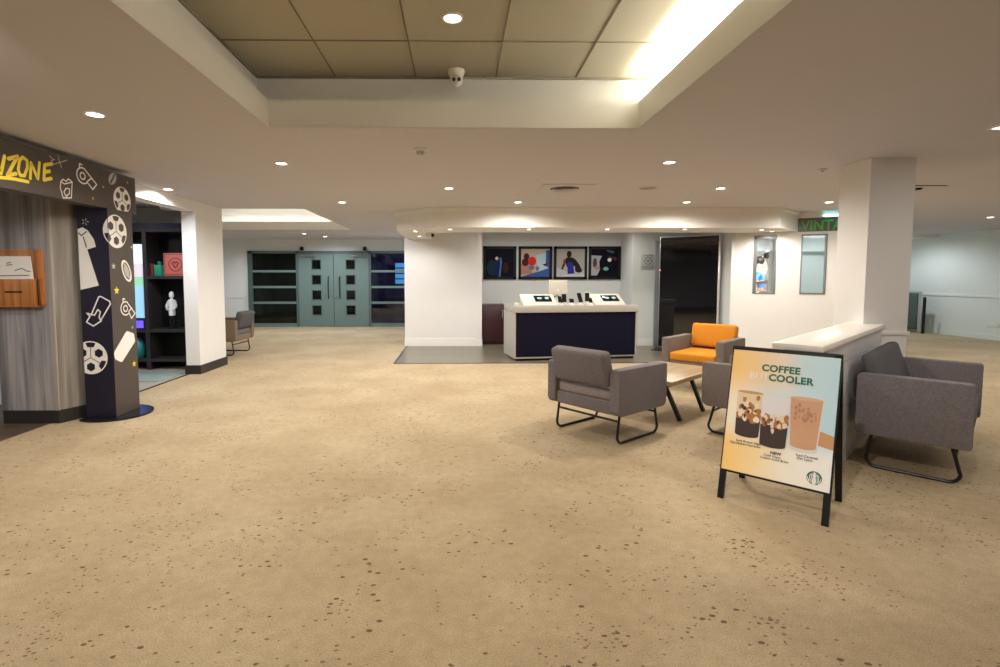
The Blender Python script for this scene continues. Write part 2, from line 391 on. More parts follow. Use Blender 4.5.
# angled right-hand wall with two windows and a sign opening
bd = Vector((.8944, -.4472, 0)); bn = Vector((-.4472, -.8944, 0)); BO = Vector((4.87, 9.27, 0))
MBW = Matrix(((bd.x, -bn.x, 0, BO.x), (bd.y, -bn.y, 0, BO.y), (0, 0, 1, 0), (0, 0, 0, 1)))   # local x along wall, y into the wall
def onb(X): return (X-BO.x)/bd.x
s1a, s1b = onb(5.19), onb(5.50); s2a, s2b = onb(5.82), onb(6.15); sga, sgb = onb(5.765), onb(6.95)
SE = onb(6.75)
m = MB(); zc = [0, 1.125, 2.135, 2.18, 2.41, CZ]; xc = sorted([0, s1a, s1b, sga, s2a, s2b, SE])
for i in range(len(xc)-1):
    for j in range(len(zc)-1):
        cx, cz = (xc[i]+xc[i+1])/2, (zc[j]+zc[j+1])/2
        if (s1a < cx < s1b or s2a < cx < s2b) and 1.125 < cz < 2.135: continue
        if cx > sga and 2.18 < cz < 2.41: continue
        m.box(xc[i], xc[i+1], 0, .14, zc[j], zc[j+1], M=MBW)
struct('wall_angled', m, W['wall'])
wallbox('wall_return', W['wall_cool'], (4.87, 4.97, 9.24, 10.66, 0, CZ))
m = MB(); m.prism([(6.70, 8.30), (6.85, 8.30), (11.05, YF), (10.9, YF)], 0, CZ); struct('wall_diagonal', m, W['wall_mint'])
def window(n, a, b, gm, tl=.018, tt=.018):
    m = MB(); t = .018
    for q in ((a, a+tl, 1.125, 2.135), (b-t, b, 1.125, 2.135), (a, b, 1.125, 1.125+t*1.3), (a, b, 2.135-tt, 2.135)): m.box(q[0], q[1], -.008, .13, q[2], q[3], M=MBW)
    w = struct('window_%d' % n, m, W['greywin'])
    m = MB(); m.box(a+t, b-t, .06, .066, 1.125+t, 2.135-t, M=MBW); m.build('pane', gm, w, False)
    return w
window(1, s1a, s1b, W['glassclear'], .055, .055); window(2, s2a, s2b, W['glassteal'])
# the bright room and the teal room beyond those windows
m = MB(); m.prism([(4.97, 13.1), (8.4, 13.1), (8.4, 13.25), (4.97, 13.25)], 0, CZ); struct('wall_kitchen', m, W['white'])
m = MB(); m.prism([(5.72, 9.03), (5.80, 9.0), (8.42, 13.1), (8.32, 13.1)], 0, CZ); struct('wall_partition', m, W['white'])
m = MB(); m.prism([(6.6, 10.9), (9.0, 10.9), (9.0, 11.0), (6.6, 11.0)], 0, 1.95); m.prism([(6.6, 10.7), (8.8, 10.7), (8.8, 10.9), (6.6, 10.9)], 1.95, CZ); struct('wall_teal', m, W['teal'])
wallbox('floor_kitchen', W['vinyl'], (5.3, 8.3, 10.3, 13.1, 0, .20))
m = MB(); m.box(5.2, 8.1, 12.6, 13.08, 2.05, CZ); struct('trim_kitchen_bulkhead', m, W['slategrey'])

# pillar, half-height wall
m = MB(); m.box(3.80, 4.22, 4.81, 5.20, 0, CZ); struct('pillar', m, W['wall'])
m = MB(); m.box(3.785, 4.235, 4.795, 5.215, .87, .90); struct('trim_pillar', m, W['white'])
ht = Vector((.734, .679, 0)); hn = Vector((.679, -.734, 0))
def hp(o, t, n): return (2.30+ht.x*t+hn.x*n, 3.22+ht.y*t+hn.y*n)
m = MB()
for z0, z1 in ((.0, .10), (.106, .27), (.276, .44), (.446, .61), (.616, .78), (.786, .93)):
    m.prism([hp(0, .19, -.02), (3.99, 4.82), (3.80, 4.98), hp(0, .19, -.27)], z0, z1)
m.prism([hp(0, .20, -.028), (3.97, 4.82), (3.80, 4.97), hp(0, .20, -.262)], .0, .93)
hw = struct('wall_half_height', m, W['halfwall'])
m = MB(); m.prism([hp(0, 0, 0), (4.02, 4.815), (3.80, 4.815), (3.80, 5.02), hp(0, 0, -.29)], .93, .97, .004); m.build('ledge', W['ledge'], hw)

# canopy (bulkhead ring) in front of the niche
outer = [(-1.03, 10.65), (-1.03, 8.79), (-.28, 8.18), (5.07, 8.22), (5.72, 8.79)]
inner = [(-.53, 10.65), (-.53, 9.45), (-.05, 9.07), (4.85, 9.10), (5.3, 9.05)]
m = MB()
def ring(m, out, inn, z0, z1):
    for i in range(len(out)-1):
        a, b, c, d = out[i], out[i+1], inn[i+1], inn[i]
        m.poly([(*a, z0), (*b, z0), (*c, z0), (*d, z0)]); m.poly([(*a, z0), (*b, z0), (*b, z1), (*a, z1)]); m.poly([(*d, z0), (*c, z0), (*c, z1), (*d, z1)])
ring(m, outer, inner, 2.19, CZ)
can = struct('ceiling_canopy', m, W['wall'])
def off(path, d):
    o = []
    for i, p in enumerate(path):
        ds = []
        if i: ds.append(Vector((p[0]-path[i-1][0], p[1]-path[i-1][1])).normalized())
        if i < len(path)-1: ds.append(Vector((path[i+1][0]-p[0], path[i+1][1]-p[1])).normalized())
        n = sum((Vector((q.y, -q.x)) for q in ds), Vector((0, 0))); n.normalize()
        k = 1/max(.5, n.dot(Vector((ds[0].y, -ds[0].x)))); o.append((p[0]+n.x*d*k, p[1]+n.y*d*k))
    return o
m = MB(); out2 = off(outer, -.0); sgn = 1 if off(outer, .05)[2][1] < outer[2][1] else -1
for d0, z0 in ((.035, 2.45), (.055, 2.475)): ring(m, off(outer, sgn*d0), outer, z0, CZ)
m.build('cornice', W['wall'], can, False)
# bulkhead at the far right, skirtings and chair rails
wallbox('trim_bulkhead_right', W['wall'], (11.3, XR, 13.0, YF, 2.41, CZ))
wallbox('baseboard_centre', W['white'], (-1.10, .50, 10.632, 10.65, 0, .09), (-1.095, .495, 10.638, 10.65, .09, .15))
wallbox('baseboard_niche', W['white'], (3.58, 4.05, 10.632, 10.65, 0, .09), (3.58, 4.05, 10.638, 10.65, .09, .15))
wallbox('baseboard_back', W['wall_cool'], (XL, DX0, YF-.015, YF, 0, .14))
wallbox('baseboard_right', W['wall_mint'], (XR-.015, XR, YN, YF, 0, .11))
wallbox('trim_chair_rail_back', W['wall_cool'], (XL, DX0, YF-.02, YF, .83, .88))
wallbox('trim_chair_rail_right', W['wall_mint'], (XR-.02, XR, YN, YF, .955, 1.0))
m = MB(); m.box(4.03, 4.87, 10.61, 10.66, 0, 2.15); m.box(4.07, 4.83, 10.595, 10.62, .02, 2.11); struct('door_3', m, W['greydoor'])

# ------------------------------------------------------------------ door wall at the back
dz0, dz1 = 0, DZ
m = MB(); y0, y1 = 14.93, 15.05
m.box(DX0, DX0+.13, y0, y1, 0, DZ); m.box(DX0, DX1, y0, y1, DZ-.07, DZ); m.box(-4.62, -4.55, y0, y1, 0, DZ); m.box(-2.56, -2.49, y0, y1, 0, DZ); m.box(DX1-.1, DX1, y0, y1, 0, DZ)
fr = struct('door_frame', m, W['frame_dark'])
for (a, b, gm) in ((DX0+.13, -4.62, 'glassdark'), (-2.49, DX1-.1, 'glassblue')):
    m = MB(); m.box(a, b, y0+.01, y1, 0, .10)
    for z in (.66, 1.11, 1.56): m.box(a, b, y0+.01, y1, z, z+.065)
    m.build('glazing_bar', W['frame_green'], fr, False)
    for z0, z1 in ((.10, .66), (.725, 1.11), (1.175, 1.56), (1.625, DZ-.07)):
        m = MB(); m.box(a, b, y0+.06, y0+.066, z0, z1); m.build('pane', W[gm], fr, False)
def leaf(n, xa, xb, wx, hx):
    m = MB(); za, zb_ = .01, DZ-.07; zs = [za]
    for k in range(4): zs += [.335+.435*k, .335+.435*k+.29]
    zs.append(zb_); xs = [xa, wx, wx+.28, xb]
    for i in range(3):
        for j in range(len(zs)-1):
            if i == 1 and j % 2: continue
            m.box(xs[i], xs[i+1], y0+.015, y0+.065, zs[j], zs[j+1])
    d = struct('door_%d' % n, m, W['frame_green'])
    for k in range(4):
        z = .335+.435*k; m = MB()
        for q in ((wx, wx+.02, z, z+.29), (wx+.26, wx+.28, z, z+.29), (wx, wx+.28, z, z+.02), (wx, wx+.28, z+.27, z+.29)): m.box(q[0], q[1], y0+.005, y0+.07, q[2], q[3])
        p = m.build('vision_panel', W['frame_dark'], d, False)
        m = MB(); m.box(wx+.02, wx+.26, y0+.035, y0+.041, z+.02, z+.27); m.build('pane', W['glassdark'], p, False)
    m = MB(); m.tube([(hx, y0+.015, .82), (hx, y0-.035, .86), (hx, y0-.055, 1.12), (hx, y0-.035, 1.40), (hx, y0+.015, 1.44)], .014); m.build('pull_handle', W['black'], d)
    s = 1 if n == 1 else -1; cx = (xa+.28) if n == 1 else (xb-.28)
    m = MB(); m.box(cx-.2, cx+.2, y0-.05, y0+.015, DZ-.17, DZ-.12, .006); m.tube([(cx-.18*s, y0-.06, DZ-.10), (cx+.15*s, y0-.16, DZ-.10), (cx+.20*s, y0-.01, DZ-.05)], .012); m.build('door_closer', W['greywin'], d)
    return d
leaf(1, -4.55, -3.562, -4.18, -3.70); leaf(2, -3.548, -2.56, -3.21, -3.38)
m = MB(); m.lathe([(.0, 0), (.03, .002), (.03, .03), (.012, .05), (0, .05)], M=Matrix.Translation((-3.49, y0+.012, .86)) @ Matrix.Rotation(PI/2, 4, 'X'), n=12); m.build('lock', W['steel'], bpy.data.objects['door_2'])
for x, lb in ((-4.45, 'small black sensor over the left green door leaf'), (-2.66, 'small black sensor over the right green door leaf')):
    m = MB(); m.box(x-.05, x+.05, 14.92, 15.0, 2.185, 2.215, .005); m.ell((x, 14.95, 2.245), (.055, .05, .05)); tag(m.build('door_sensor', W['black']), lb, 'sensor', 'sensors over the double door')
# dim room beyond the doors
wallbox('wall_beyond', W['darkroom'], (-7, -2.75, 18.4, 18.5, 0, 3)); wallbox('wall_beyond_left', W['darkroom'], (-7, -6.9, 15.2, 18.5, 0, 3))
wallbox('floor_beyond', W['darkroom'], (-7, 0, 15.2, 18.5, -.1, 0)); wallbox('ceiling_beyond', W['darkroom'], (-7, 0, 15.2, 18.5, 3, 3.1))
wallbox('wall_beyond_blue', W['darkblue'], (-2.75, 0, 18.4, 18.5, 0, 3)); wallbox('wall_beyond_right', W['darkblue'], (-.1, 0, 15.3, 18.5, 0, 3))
m = MB(); m.box(-2.5, -.6, 17.2, 17.8, 0, .72); m.box(-2.55, -.55, 17.15, 17.85, .72, .78); tag(m.build('bench', W['brownwood'], None, False), 'dark brown counter behind the right glass side panel of the double door', 'counter')
m = MB(); m.box(-2.25, -1.3, 18.32, 18.4, 1.15, 1.95, .01); t = tag(m.build('wall_screen', W['black'], None, False), 'teal glowing screen seen through the blue glass beside the double door', 'screen')
m = MB()
for k in range(4): m.box(-2.2, -1.35, 18.31, 18.322, 1.2+.19*k, 1.2+.19*k+.15)
m.build('display', W['teal_screen'], t, False)

# ------------------------------------------------------------------ lamps
WARM = (1, .925, .82); COOL = (1, .96, .90); NEUT = (.91, .955, 1)
def spot(loc, energy, parent=None, col=WARM, size=172, blend=.55, rad=.05):
    l = bpy.data.lights.new('spot', 'SPOT'); l.energy = energy; l.color = col; l.spot_size = math.radians(size); l.spot_blend = blend; l.shadow_soft_size = rad
    o = bpy.data.objects.new('spot', l); COL.objects.link(o); o.location = loc
    if parent is not None: o.parent = parent
    return o
def area(loc, sx, sy, energy, up=False, col=WARM, parent=None):
    l = bpy.data.lights.new('area', 'AREA'); l.shape = 'RECTANGLE'; l.size = sx; l.size_y = sy; l.energy = energy; l.color = col
    o = bpy.data.objects.new('area', l); COL.objects.link(o); o.location = loc
    if up: o.rotation_euler = (PI, 0, 0)
    if parent is not None: o.parent = parent
    return o
KE = 92.
def downlight(r, label, group, lens, energy, col):
    t = empty('downlight', label, 'downlight', (0, 0, 0), 0, group)
    m = MB(); m.lathe([(r*.78, -.001), (r*.80, -.008), (r, -.008), (r*1.02, .0), (r*.78, 0)], n=24); m.build('trim_ring', W['white'], t)
    m = MB(); m.lathe([(0, -.004), (r*.8, -.004), (r*.8, -.0005), (0, -.0005)], n=24); m.build('lens', lens, t, False)
    spot((0, 0, -.03), energy, t, col)
    return t
G1 = 'round downlights in the main ceiling'
D1 = [(-2.44, 3.61, 'lit downlight in the ceiling above the yellow lettered banner, farthest left', 1),
 (-1.69, 5.09, 'lit downlight just beyond the left corner of the tiled ceiling tray', 1),
 (-.11, 6.46, 'lit downlight below the ceiling camera, beyond the smoke detector', 1),
 (-1.68, 7.66, 'lit downlight in the ceiling left of the white canopy', 1),
 (.87, 7.62, 'lit downlight in front of the canopy beside the square air vent', .7),
 (2.01, 5.0, 'lit downlight just beyond the right corner of the tiled ceiling tray', 1),
 (3.32, 7.59, 'lit downlight in front of the canopy above the tall black screen', .7),
 (3.22, 6.42, 'whiter downlight between the round speaker and the square pillar', 1),
 (5.38, 7.56, 'lit downlight close to the left face of the square pillar', .7),
 (-3.59, 6.58, 'lit downlight close to the wall above the games room opening', 1.0),
 (-3.81, 13.04, 'lit downlight nearer of two before the green double door', .8),
 (-3.53, 13.97, 'lit downlight right above the green double door', .6),
 (9.63, 9.37, 'lit downlight at the far right beyond the square pillar', 1)]
d0 = downlight(.062, D1[0][2], G1, W['lamp'], KE, WARM)
d0.location = (D1[0][0], D1[0][1], CZ)
for x, y, lb, e in D1[1:]:
    d = copy_tree(d0, (x, y, CZ), None, lb)
    for ch in d.children:
        if ch.type == 'LIGHT' and (e != 1 or x < -3 or x > 9):
            ch.data = ch.data.copy(); ch.data.energy = KE*e
            if x < -3 or x > 9: ch.data.color = NEUT
d = copy_tree(d0, (-.03, 3.15, 2.92), None, 'small recessed downlight set in a tile of the ceiling tray')
for ch in d.children:
    if ch.type == 'LIGHT': ch.data = ch.data.copy(); ch.data.energy = KE*.5; ch.data.spot_size = math.radians(100)
G2 = 'small spotlights under the canopy'
D2 = [(-.72, 8.84, 'small lit spotlight at the left corner under the canopy'), (-.73, 9.89, 'small lit spotlight deepest under the left end of the canopy'),
 (-.13, 8.48, 'small lit spotlight under the canopy above the white wall panel'), (1.15, 8.46, 'small lit spotlight under the canopy above the second framed picture'),
 (2.41, 8.44, 'small lit spotlight under the canopy above the fourth framed picture'), (3.67, 8.43, 'small lit spotlight under the canopy above the tall black screen'),
 (4.96, 8.5, 'small lit spotlight under the canopy above the left window'), (5.29, 8.76, 'small lit spotlight at the right corner under the canopy')]
s0 = downlight(.042, D2[0][2], G2, W['lampcool'], 20, COOL); s0.location = (*D2[0][:2], 2.19)
for x, y, lb in D2[1:]: copy_tree(s0, (x, y, 2.19), None, lb)
# unseen lamps: behind and beside the camera, others added to brighten the back
for x, y, k in ((-2.6, 1.2, .55), (2.6, 2.6, .4), (-2.6, -1.4, .6), (0, -2.4, .6), (2.6, -.6, .4), (5.2, 2.2, .12), (5.4, -1., .2), (7.4, 5., .45), (8.0, 1.5, .3), (-5.6, 2.6, .6), (10.6, 5.6, .8), (10.8, 12.9, .75), (7.6, 7.4, .9), (-2.0, 10.2, .9), (-5.4, 13.2, .9), (-1.9, 13.4, .9)):
    spot((x, y, CZ-.03), KE*k, None, NEUT if y > 9 else WARM)
spot((1.3, 10.1, CZ-.03), KE*.45, None, COOL); spot((2.9, 10.1, CZ-.03), KE*.45, None, COOL)  # unseen spots added over the recess to brighten the niche
def aim(loc, to, energy, size, col=WARM):
    o = spot(loc, energy, None, col, size, .7, .05); o.rotation_euler = (Vector(to)-Vector(loc)).to_track_quat('-Z', 'Y').to_euler(); return o
aim((-.03, .7, 2.90), (2.05, 3.05, .6), 260, 40); aim((-1.9, 1.9, 2.47), (-3.9, 5., 1.25), 90, 60)  # unseen aimed spots, added as fill for the coffee poster and plank box
# cove strips
cv = area((1.33+.09, 1.4, CZ+.19), .05, 4.9, 250, True, (1, .95, .84)); cv.rotation_euler = (PI, math.radians(45), 0)
area((-4.0, 12.1+.08, CZ+.05), 3.0, .06, 7, True, (1, .96, .88)); nc = area((-4.0, 8.42-.08, CZ+.17), 3.0, .05, 9, True, (1, .96, .88)); nc.rotation_euler = (PI-math.radians(70), 0, 0)
area((-2.45+.08, 10.2, CZ+.05), .06, 3.4, 3, True, (1, .93, .78))
# ceiling panel lamp at the right
m = MB(); t = empty('ceiling_light', 'square flat light panel in the ceiling at the right edge', 'ceiling light', (4.5, 3.27, CZ))
m.box(-.6, .6, -.6, .6, -.008, 0); m.build('frame', W['white'], t, False)
m = MB(); m.box(-.58, .58, -.58, .58, -.011, -.0085); m.build('diffuser', W['panel'], t, False)
area((0, 0, -.03), 1.1, 1.1, 6, False, (.93, .96, 1), t)
# light in the rooms behind the windows and beyond the doors
spot((6.7, 11.6, 2.42), 300, None, COOL, 172); spot((7.3, 9.6, 2.42), 80, None, COOL, 170); spot((-1.6, 16.8, 2.8), 40, None, (.4, .45, 1)); spot((-4.6, 16.8, 2.8), 12, None, (.8, 1, .9))
spot((-5.2, 6.7, 2.44), 34, None, (.9, .93, 1))

# ------------------------------------------------------------------ things on the ceiling
t = empty('ceiling_camera', 'white dome camera with two dark lenses on the tiled tray edge', 'camera', (-.01, 3.93, 2.92))
m = MB(); m.lathe([(0, 0), (.062, 0), (.062, -.018), (.05, -.045), (.046, -.06), (0, -.06)], n=24); m.build('mount', W['plastic'], t)
m = MB(); m.ell((0, -.012, -.075), (.046, .048, .046), 18); hd = m.build('camera_head', W['plastic'], t)
m = MB()
for x in (-.019, .019): m.lathe([(0, 0), (.013, 0), (.013, .012), (0, .012)], n=14, M=Matrix.Translation((x, -.054, -.085)) @ Matrix.Rotation(PI/2, 4, 'X'))
m.build('lens', W['black'], hd)
t = empty('smoke_detector', 'small white smoke detector on the ceiling below the camera', 'smoke detector', (-.32, 4.53, CZ))
m = MB(); m.lathe([(0, 0), (.055, 0), (.055, -.012), (.045, -.02), (0, -.02)]); m.build('base', W['plastic'], t)
m = MB(); m.lathe([(0, -.02), (.038, -.02), (.036, -.035), (.028, -.05), (0, -.052)]); m.build('sensor_head', W['slategrey'], t)
t = empty('air_vent', 'square ceiling air vent with a round dark diffuser', 'air vent', (1.31, 6.46, CZ))
m = MB(); m.box(-.31, .31, -.3, .3, -.008, 0); m.box(-.325, .325, -.315, .315, -.003, -.0005); m.build('plate', W['ceil'], t, False)
m = MB()
for k in range(4): m.lathe([(.04+.035*k, -.010), (.055+.035*k, -.022+.002*k), (.06+.035*k, -.020), (.045+.035*k, -.008)], n=28)
m.build('diffuser', W['ceil'], t)
m = MB(); m.lathe([(0, -.0085), (.175, -.0085), (.175, -.0095), (0, -.0095)], n=28); m.build('opening', W['seam'], t, False)
t = empty('ceiling_speaker', 'round flush ceiling speaker between vent and pillar lights', 'speaker', (2.33, 6.43, CZ))
m = MB(); m.lathe([(.10, 0), (.10, -.006), (.115, -.006), (.118, 0)], n=28); m.build('rim', W['ceil'], t)
m = MB(); m.lathe([(0, -.003), (.10, -.003), (.10, -.0005), (0, -.0005)], n=28); m.build('grille', plain('grille_grey', (.32, .28, .24), .7, var=.4, scale=300), t, False)
m = MB(); m.lathe([(0, 0), (.045, 0), (.04, -.008), (.014, -.012), (.012, -.03), (0, -.03)], n=18); tag(m.build('ceiling_sprinkler', W['ceil']), 'small round sprinkler cap on the ceiling left of the square pillar', 'sprinkler').location = (3.69, 5.3, CZ)
m = MB(); m.box(-.25, .25, -.018, .018, -.004, 0); t = tag(m.build('slot_vent', W['seam'], None, False), 'thin dark slot in the ceiling right of the square pillar', 'air vent'); t.location = (5.58, 6.21, CZ)
m = MB(); m.ell((5.64, 6.38, CZ-.012), (.04, .04, .015)); tag(m.build('ceiling_sensor', W['black']), 'tiny black sensor on the ceiling right of the square pillar', 'sensor')
t = empty('spotlight_head', 'small white and black spotlight head at the left under the canopy', 'spotlight', (-.50, 9.3, 2.19))
m = MB(); m.box(-.07, .03, -.08, .08, -.07, 0, .006); m.build('housing', W['plastic'], t); m = MB(); m.box(.03, .075, -.06, .06, -.06, -.01, .006); m.build('face', W['black'], t)
t = tag(MB().box(-4.35, -4.15, 7.72, 7.92, 2.40, CZ, .02).build('ceiling_projector', W['plastic']), 'small white projector under the ceiling above the black shelves', 'projector')

# ------------------------------------------------------------------ armchairs
def rounded_yz(y0, y1, z0, z1, r0, r1):
    pts = []
    for cy, cz, r, a0 in ((y0+r1, z0+r1, r1, PI), (y1-r1, z0+r1, r1, 1.5*PI), (y1-r0, z1-r0, r0, 0), (y0+r0, z1-r0, r0, .5*PI)):
        for k in range(5): a = a0+k*PI/8; pts.append((cy+r*math.cos(a), cz+r*math.sin(a)))
    return pts
YZ = Matrix(((0, 0, 1, 0), (1, 0, 0, 0), (0, 1, 0, 0), (0, 0, 0, 1)))     # (x,y,z)->(z,x,y): plan polygon becomes y,z profile
def armchair(name, label, cat, loc, face, w=.78, d=.72, body='fab_grey', seat='fab_cush', back='fab_grey', lean=.09, group=None, armw=.095, ztop=.645, yoff=.0, th=.12, bh=.345, rb=.06):
    rz = math.atan2(face[1], face[0]) - PI/2
    t = empty(name, label, cat, loc, rz, group)
    h = d/2; xi = w/2-armw
    for s in (-1, 1):
        m = MB(); a, b = sorted((s*xi, s*w/2)); m.prism(rounded_yz(-h, h, .255, ztop, .025, rb), a, b, .008, M=YZ)
        m.build('arm', W[body], t)
    m = MB(); m.box(-xi-.004, xi+.004, -h+.02, h-.02, .26, .365, .01); m.build('seat_base', W[body], t)
    m = MB(); m.box(-xi+.006, xi-.006, -h+.03, h+.0, .368, .470, .028, 3); m.box(-xi+.004, xi-.004, -h+.028, h-.03, .362, .37); m.build('seat_cushion', W[seat], t)
    m = MB(); yb = -h+.06+yoff; ang = math.atan2(lean, .31)
    M = Matrix.Translation((0, yb, .455)) @ Matrix.Rotation(ang, 4, 'X')
    m.box(-xi+.004, xi-.004, -th/2, th/2, .04, bh, .035, 3, M=M); m.build('back_cushion', W[back], t)
    for s in (-1, 1):
        x = s*(w/2-.06); r = .0115
        pts = [(x, -h+.10, .262)]
        def arc(cy, cz, a0, a1, R): return [(x, cy+R*math.cos(a0+(a1-a0)*k/5), cz+R*math.sin(a0+(a1-a0)*k/5)) for k in range(6)]
        R = .06
        pts += arc(-h+.07+R, .012+R, PI, 1.5*PI, R); pts += arc(h-.05-R, .012+R, 1.5*PI, 2*PI, R); pts += [(x, h-.10, .262)]
        m = MB(); m.tube(pts, r, 8); m.build('sled_leg', W['blackmetal'], t)
    for y in (-h+.085, h-.08):
        m = MB(); m.tube([(-w/2+.06, y, .20), (w/2-.06, y, .20)], .010, 8); m.build('crossbar', W['blackmetal'], t)
    return t
def ctr(corner, face, w, d, side):   # centre from a front corner; side=+1 when the corner is at local +x
    f = Vector((*face, 0)).normalized(); r = Vector((f.y, -f.x, 0)); c = Vector((*corner, 0)) - f*d/2 - r*side*w/2
    return (c.x, c.y, 0)
def nrm(a): f = Vector((*a, 0)).normalized(); return (f.x, f.y)
fA = nrm((.79, .61))
armchair('armchair', 'grey armchair seen from behind, its seat facing the wooden coffee table', 'armchair', ctr((1.88, 4.60), fA, .78, .72, 1), fA, body='fab_grey', seat='fab_cush', back='fab_grey', group='grey and orange lounge armchairs')
fO = nrm((-.73, -.68))
armchair('armchair', 'grey armchair with orange seat and back cushions before the tall black screen', 'armchair', ctr((2.60, 6.57), fO, .76, .72, 1), fO, w=.76, body='fab_taupe', seat='fab_orange', back='fab_orange', lean=.07, group='grey and orange lounge armchairs')
fC = nrm((-.68, .73))
armchair('armchair', 'brown-grey armchair mostly hidden behind the coffee advertising board', 'armchair', ctr((2.2, 4.62), fC, .76, .70, -1), fC, w=.76, d=.70, body='fab_taupe', seat='fab_taupe', back='fab_taupe', group='grey and orange lounge armchairs')
fD = nrm((.679, -.734))
armchair('loveseat', 'wide grey two-seat sofa backed against the white half-height wall', 'sofa', (*hp(0, 1.50, .355), 0), fD, w=1.30, d=.63, body='fab_grey', seat='fab_dark', back='fab_dark', lean=.10, yoff=.10, th=.10, ztop=.70, bh=.40, rb=.02)
fE = nrm((-1, .06))
armchair('armchair', 'small tan-sided armchair with dark cushions beyond the white wall pier', 'armchair', (-4.31, 9.68, 0), fE, w=.74, d=.72, body='wicker', seat='fab_grey', back='fab_dark')

# coffee table
fT = nrm((.74, .673)); t = empty('coffee_table', 'low wooden coffee table with black splayed legs among the armchairs', 'coffee table', (2.17, 5.40, 0), math.atan2(fT[1], fT[0]))
m = MB(); m.box(-.55, .55, -.35, .35, .388, .430, .004); m.build('tabletop', W['tablewood'], t)
for sx in (-1, 1):
    for sy in (-1, 1):
        m = MB(); m.tube([(sx*.30, sy*.13, .39), (sx*.27, sy*.31, .0)], .024, square=True); m.build('leg', W['blackmetal'], t, False)
    m = MB(); m.box(sx*.30-.02, sx*.30+.02, -.28, .28, .365, .388); m.build('rail', W['blackmetal'], t, False)

# ------------------------------------------------------------------ coffee board (A-frame)
t = empty('a_frame_sign', 'black A-frame board with a coffee poster, standing before the half-height wall', 'sign board', (2.035, 3.185, 0), math.radians(-44.3))
HW = .296; SL = math.atan2(.235, .95); LEN = math.hypot(.235, .95)
MF = Matrix.Translation((0, -.235, 0)) @ Matrix.Rotation(-SL, 4, 'X')      # local z up the slope, -y outward
MR = Matrix.Translation((0, .235, 0)) @ Matrix.Rotation(SL, 4, 'X')
zb0 = .185
for s in (-1, 1):
    m = MB(); a, b = sorted((s*HW, s*(HW-.036))); m.box(a, b, -.004, .016, 0, LEN, M=MF); m.build('front_leg', W['blackmetal'], t, False)
    m = MB(); m.box(a, b, -.016, .004, 0, LEN, M=MR); m.build('rear_leg', W['blackmetal'], t, False)
m = MB(); m.box(-HW, HW, -.006, .014, LEN-.02, LEN+.004, M=MF); m.box(-HW, HW, -.006, .014, zb0-.012, zb0, M=MF); m.box(-HW, -HW+.006, -.006, .01, zb0, LEN, M=MF); m.box(HW-.009, HW, -.006, .01, zb0, LEN, M=MF)
m.build('frame_edge', W['black'], t, False)
m = MB(); m.box(-HW+.02, HW-.02, -.003, .010, .30, LEN-.01, M=MR); m.build('rear_panel', W['black'], t, False)
PW, PH = 2*HW-.016, LEN-.022-zb0
m = MB(); m.box(-PW/2, PW/2, -.004, 0, 0, PH); pst = m.build('poster', W['poster'], t, False)
MP = MF @ Matrix.Translation((0, -.006, zb0+.001)); pst.matrix_local = MP
def PF(): return Flat((-PW/2, -.004, 0), (PW, 0, 0), (0, 0, PH), (0, -1, 0))
def puv(pts): return pts
TX = Matrix(((1, 0, 0, 0), (0, 0, -1, -.0055), (0, 1, 0, 0), (0, 0, 0, 1)))
def ptext(nm, s, u, v, size, mat, off=0., sx=1.): return text(nm, s, size, mat, pst, Matrix.Translation((-PW/2+u*PW, 0, v*PH)) @ TX, off, 'LEFT', sx, 0, 1.07)
ptext('headline', 'COFFEE', .30, .845, .057, W['inkgreen'], .0022, 1.0)
ptext('headline', 'BUT', .185, .772, .057, W['inkwhite'], .0006, 1.0)
ptext('headline', 'COOLER', .375, .772, .057, W['inkgreen'], .0022, 1.0)
for u, v, s in ((.12, .245, 'Iced Brown Sugar'), (.06, .222, 'Oat Shaken Espresso'), (.40, .172, 'Cold Foam'), (.37, .150, 'Cream Cold Brew'), (.69, .222, 'Iced Caramel'), (.70, .200, 'Oat Latte')):
    ptext('caption', s, u, v, .019, W['inkgrey'], .0002, 1.0)
ptext('caption', 'NEW', .46, .196, .024, W['inkgrey'], .0012)
# three printed iced drinks
pm = lambda n, c: plain(n, c, .4)
cf_dark, cf_mid, cf_milk, cf_tan, cf_lat, cf_foam, cf_lt = pm('print_coffee', (.045, .025, .022)), pm('print_caramel', (.42, .17, .04)), pm('print_milk', (.78, .62, .44)), pm('print_tan', (.58, .32, .13)), pm('print_latte', (.60, .34, .20)), pm('print_foam', (.74, .72, .76)), pm('print_glass', (.72, .70, .70))
f = PF(); f.poly([(.80, .335), (1., .31), (1., .41), (.86, .44), (.80, .43)], .0005); f.build('printed_table', pm('print_wood', (.58, .31, .14)), pst)
def trap(f, u0, u1, v0, v1, shrink, h, a=0., b=1.):
    """slice of a tapering glass between heights a..b (0 bottom, 1 top), rounded at the bottom"""
    def e(k): s = shrink*(1-k)*(u1-u0); return u0+s, u1-s
    l0, r0 = e(a); l1, r1 = e(b); va, vb = v0+(v1-v0)*a, v0+(v1-v0)*b; pts = [(l1, vb)]
    if a == 0:
        for k in range(9): q = PI+PI*k/8; pts.append(((l0+r0)/2+(r0-l0)/2*math.cos(q), va+.022*math.sin(q)))
    else: pts += [(l0, va), (r0, va)]
    pts.append((r1, vb)); f.poly(pts, h)
def blobs(f, u0, u1, v0, v1, n, r, h, seed):
    rd = random.Random(seed)
    for k in range(n):
        c = (rd.uniform(u0, u1), rd.uniform(v0, v1)); q = rd.uniform(.5, 1)*r; ph = rd.uniform(0, 6)
        f.poly([(c[0]+q*(.7+.5*rd.random())*math.cos(ph+i*PI/4), c[1]+q*1.1*(.7+.5*rd.random())*math.sin(ph+i*PI/4)) for i in range(8)], h+.00008*k)
c1u = (.085, .345, .31, .655)
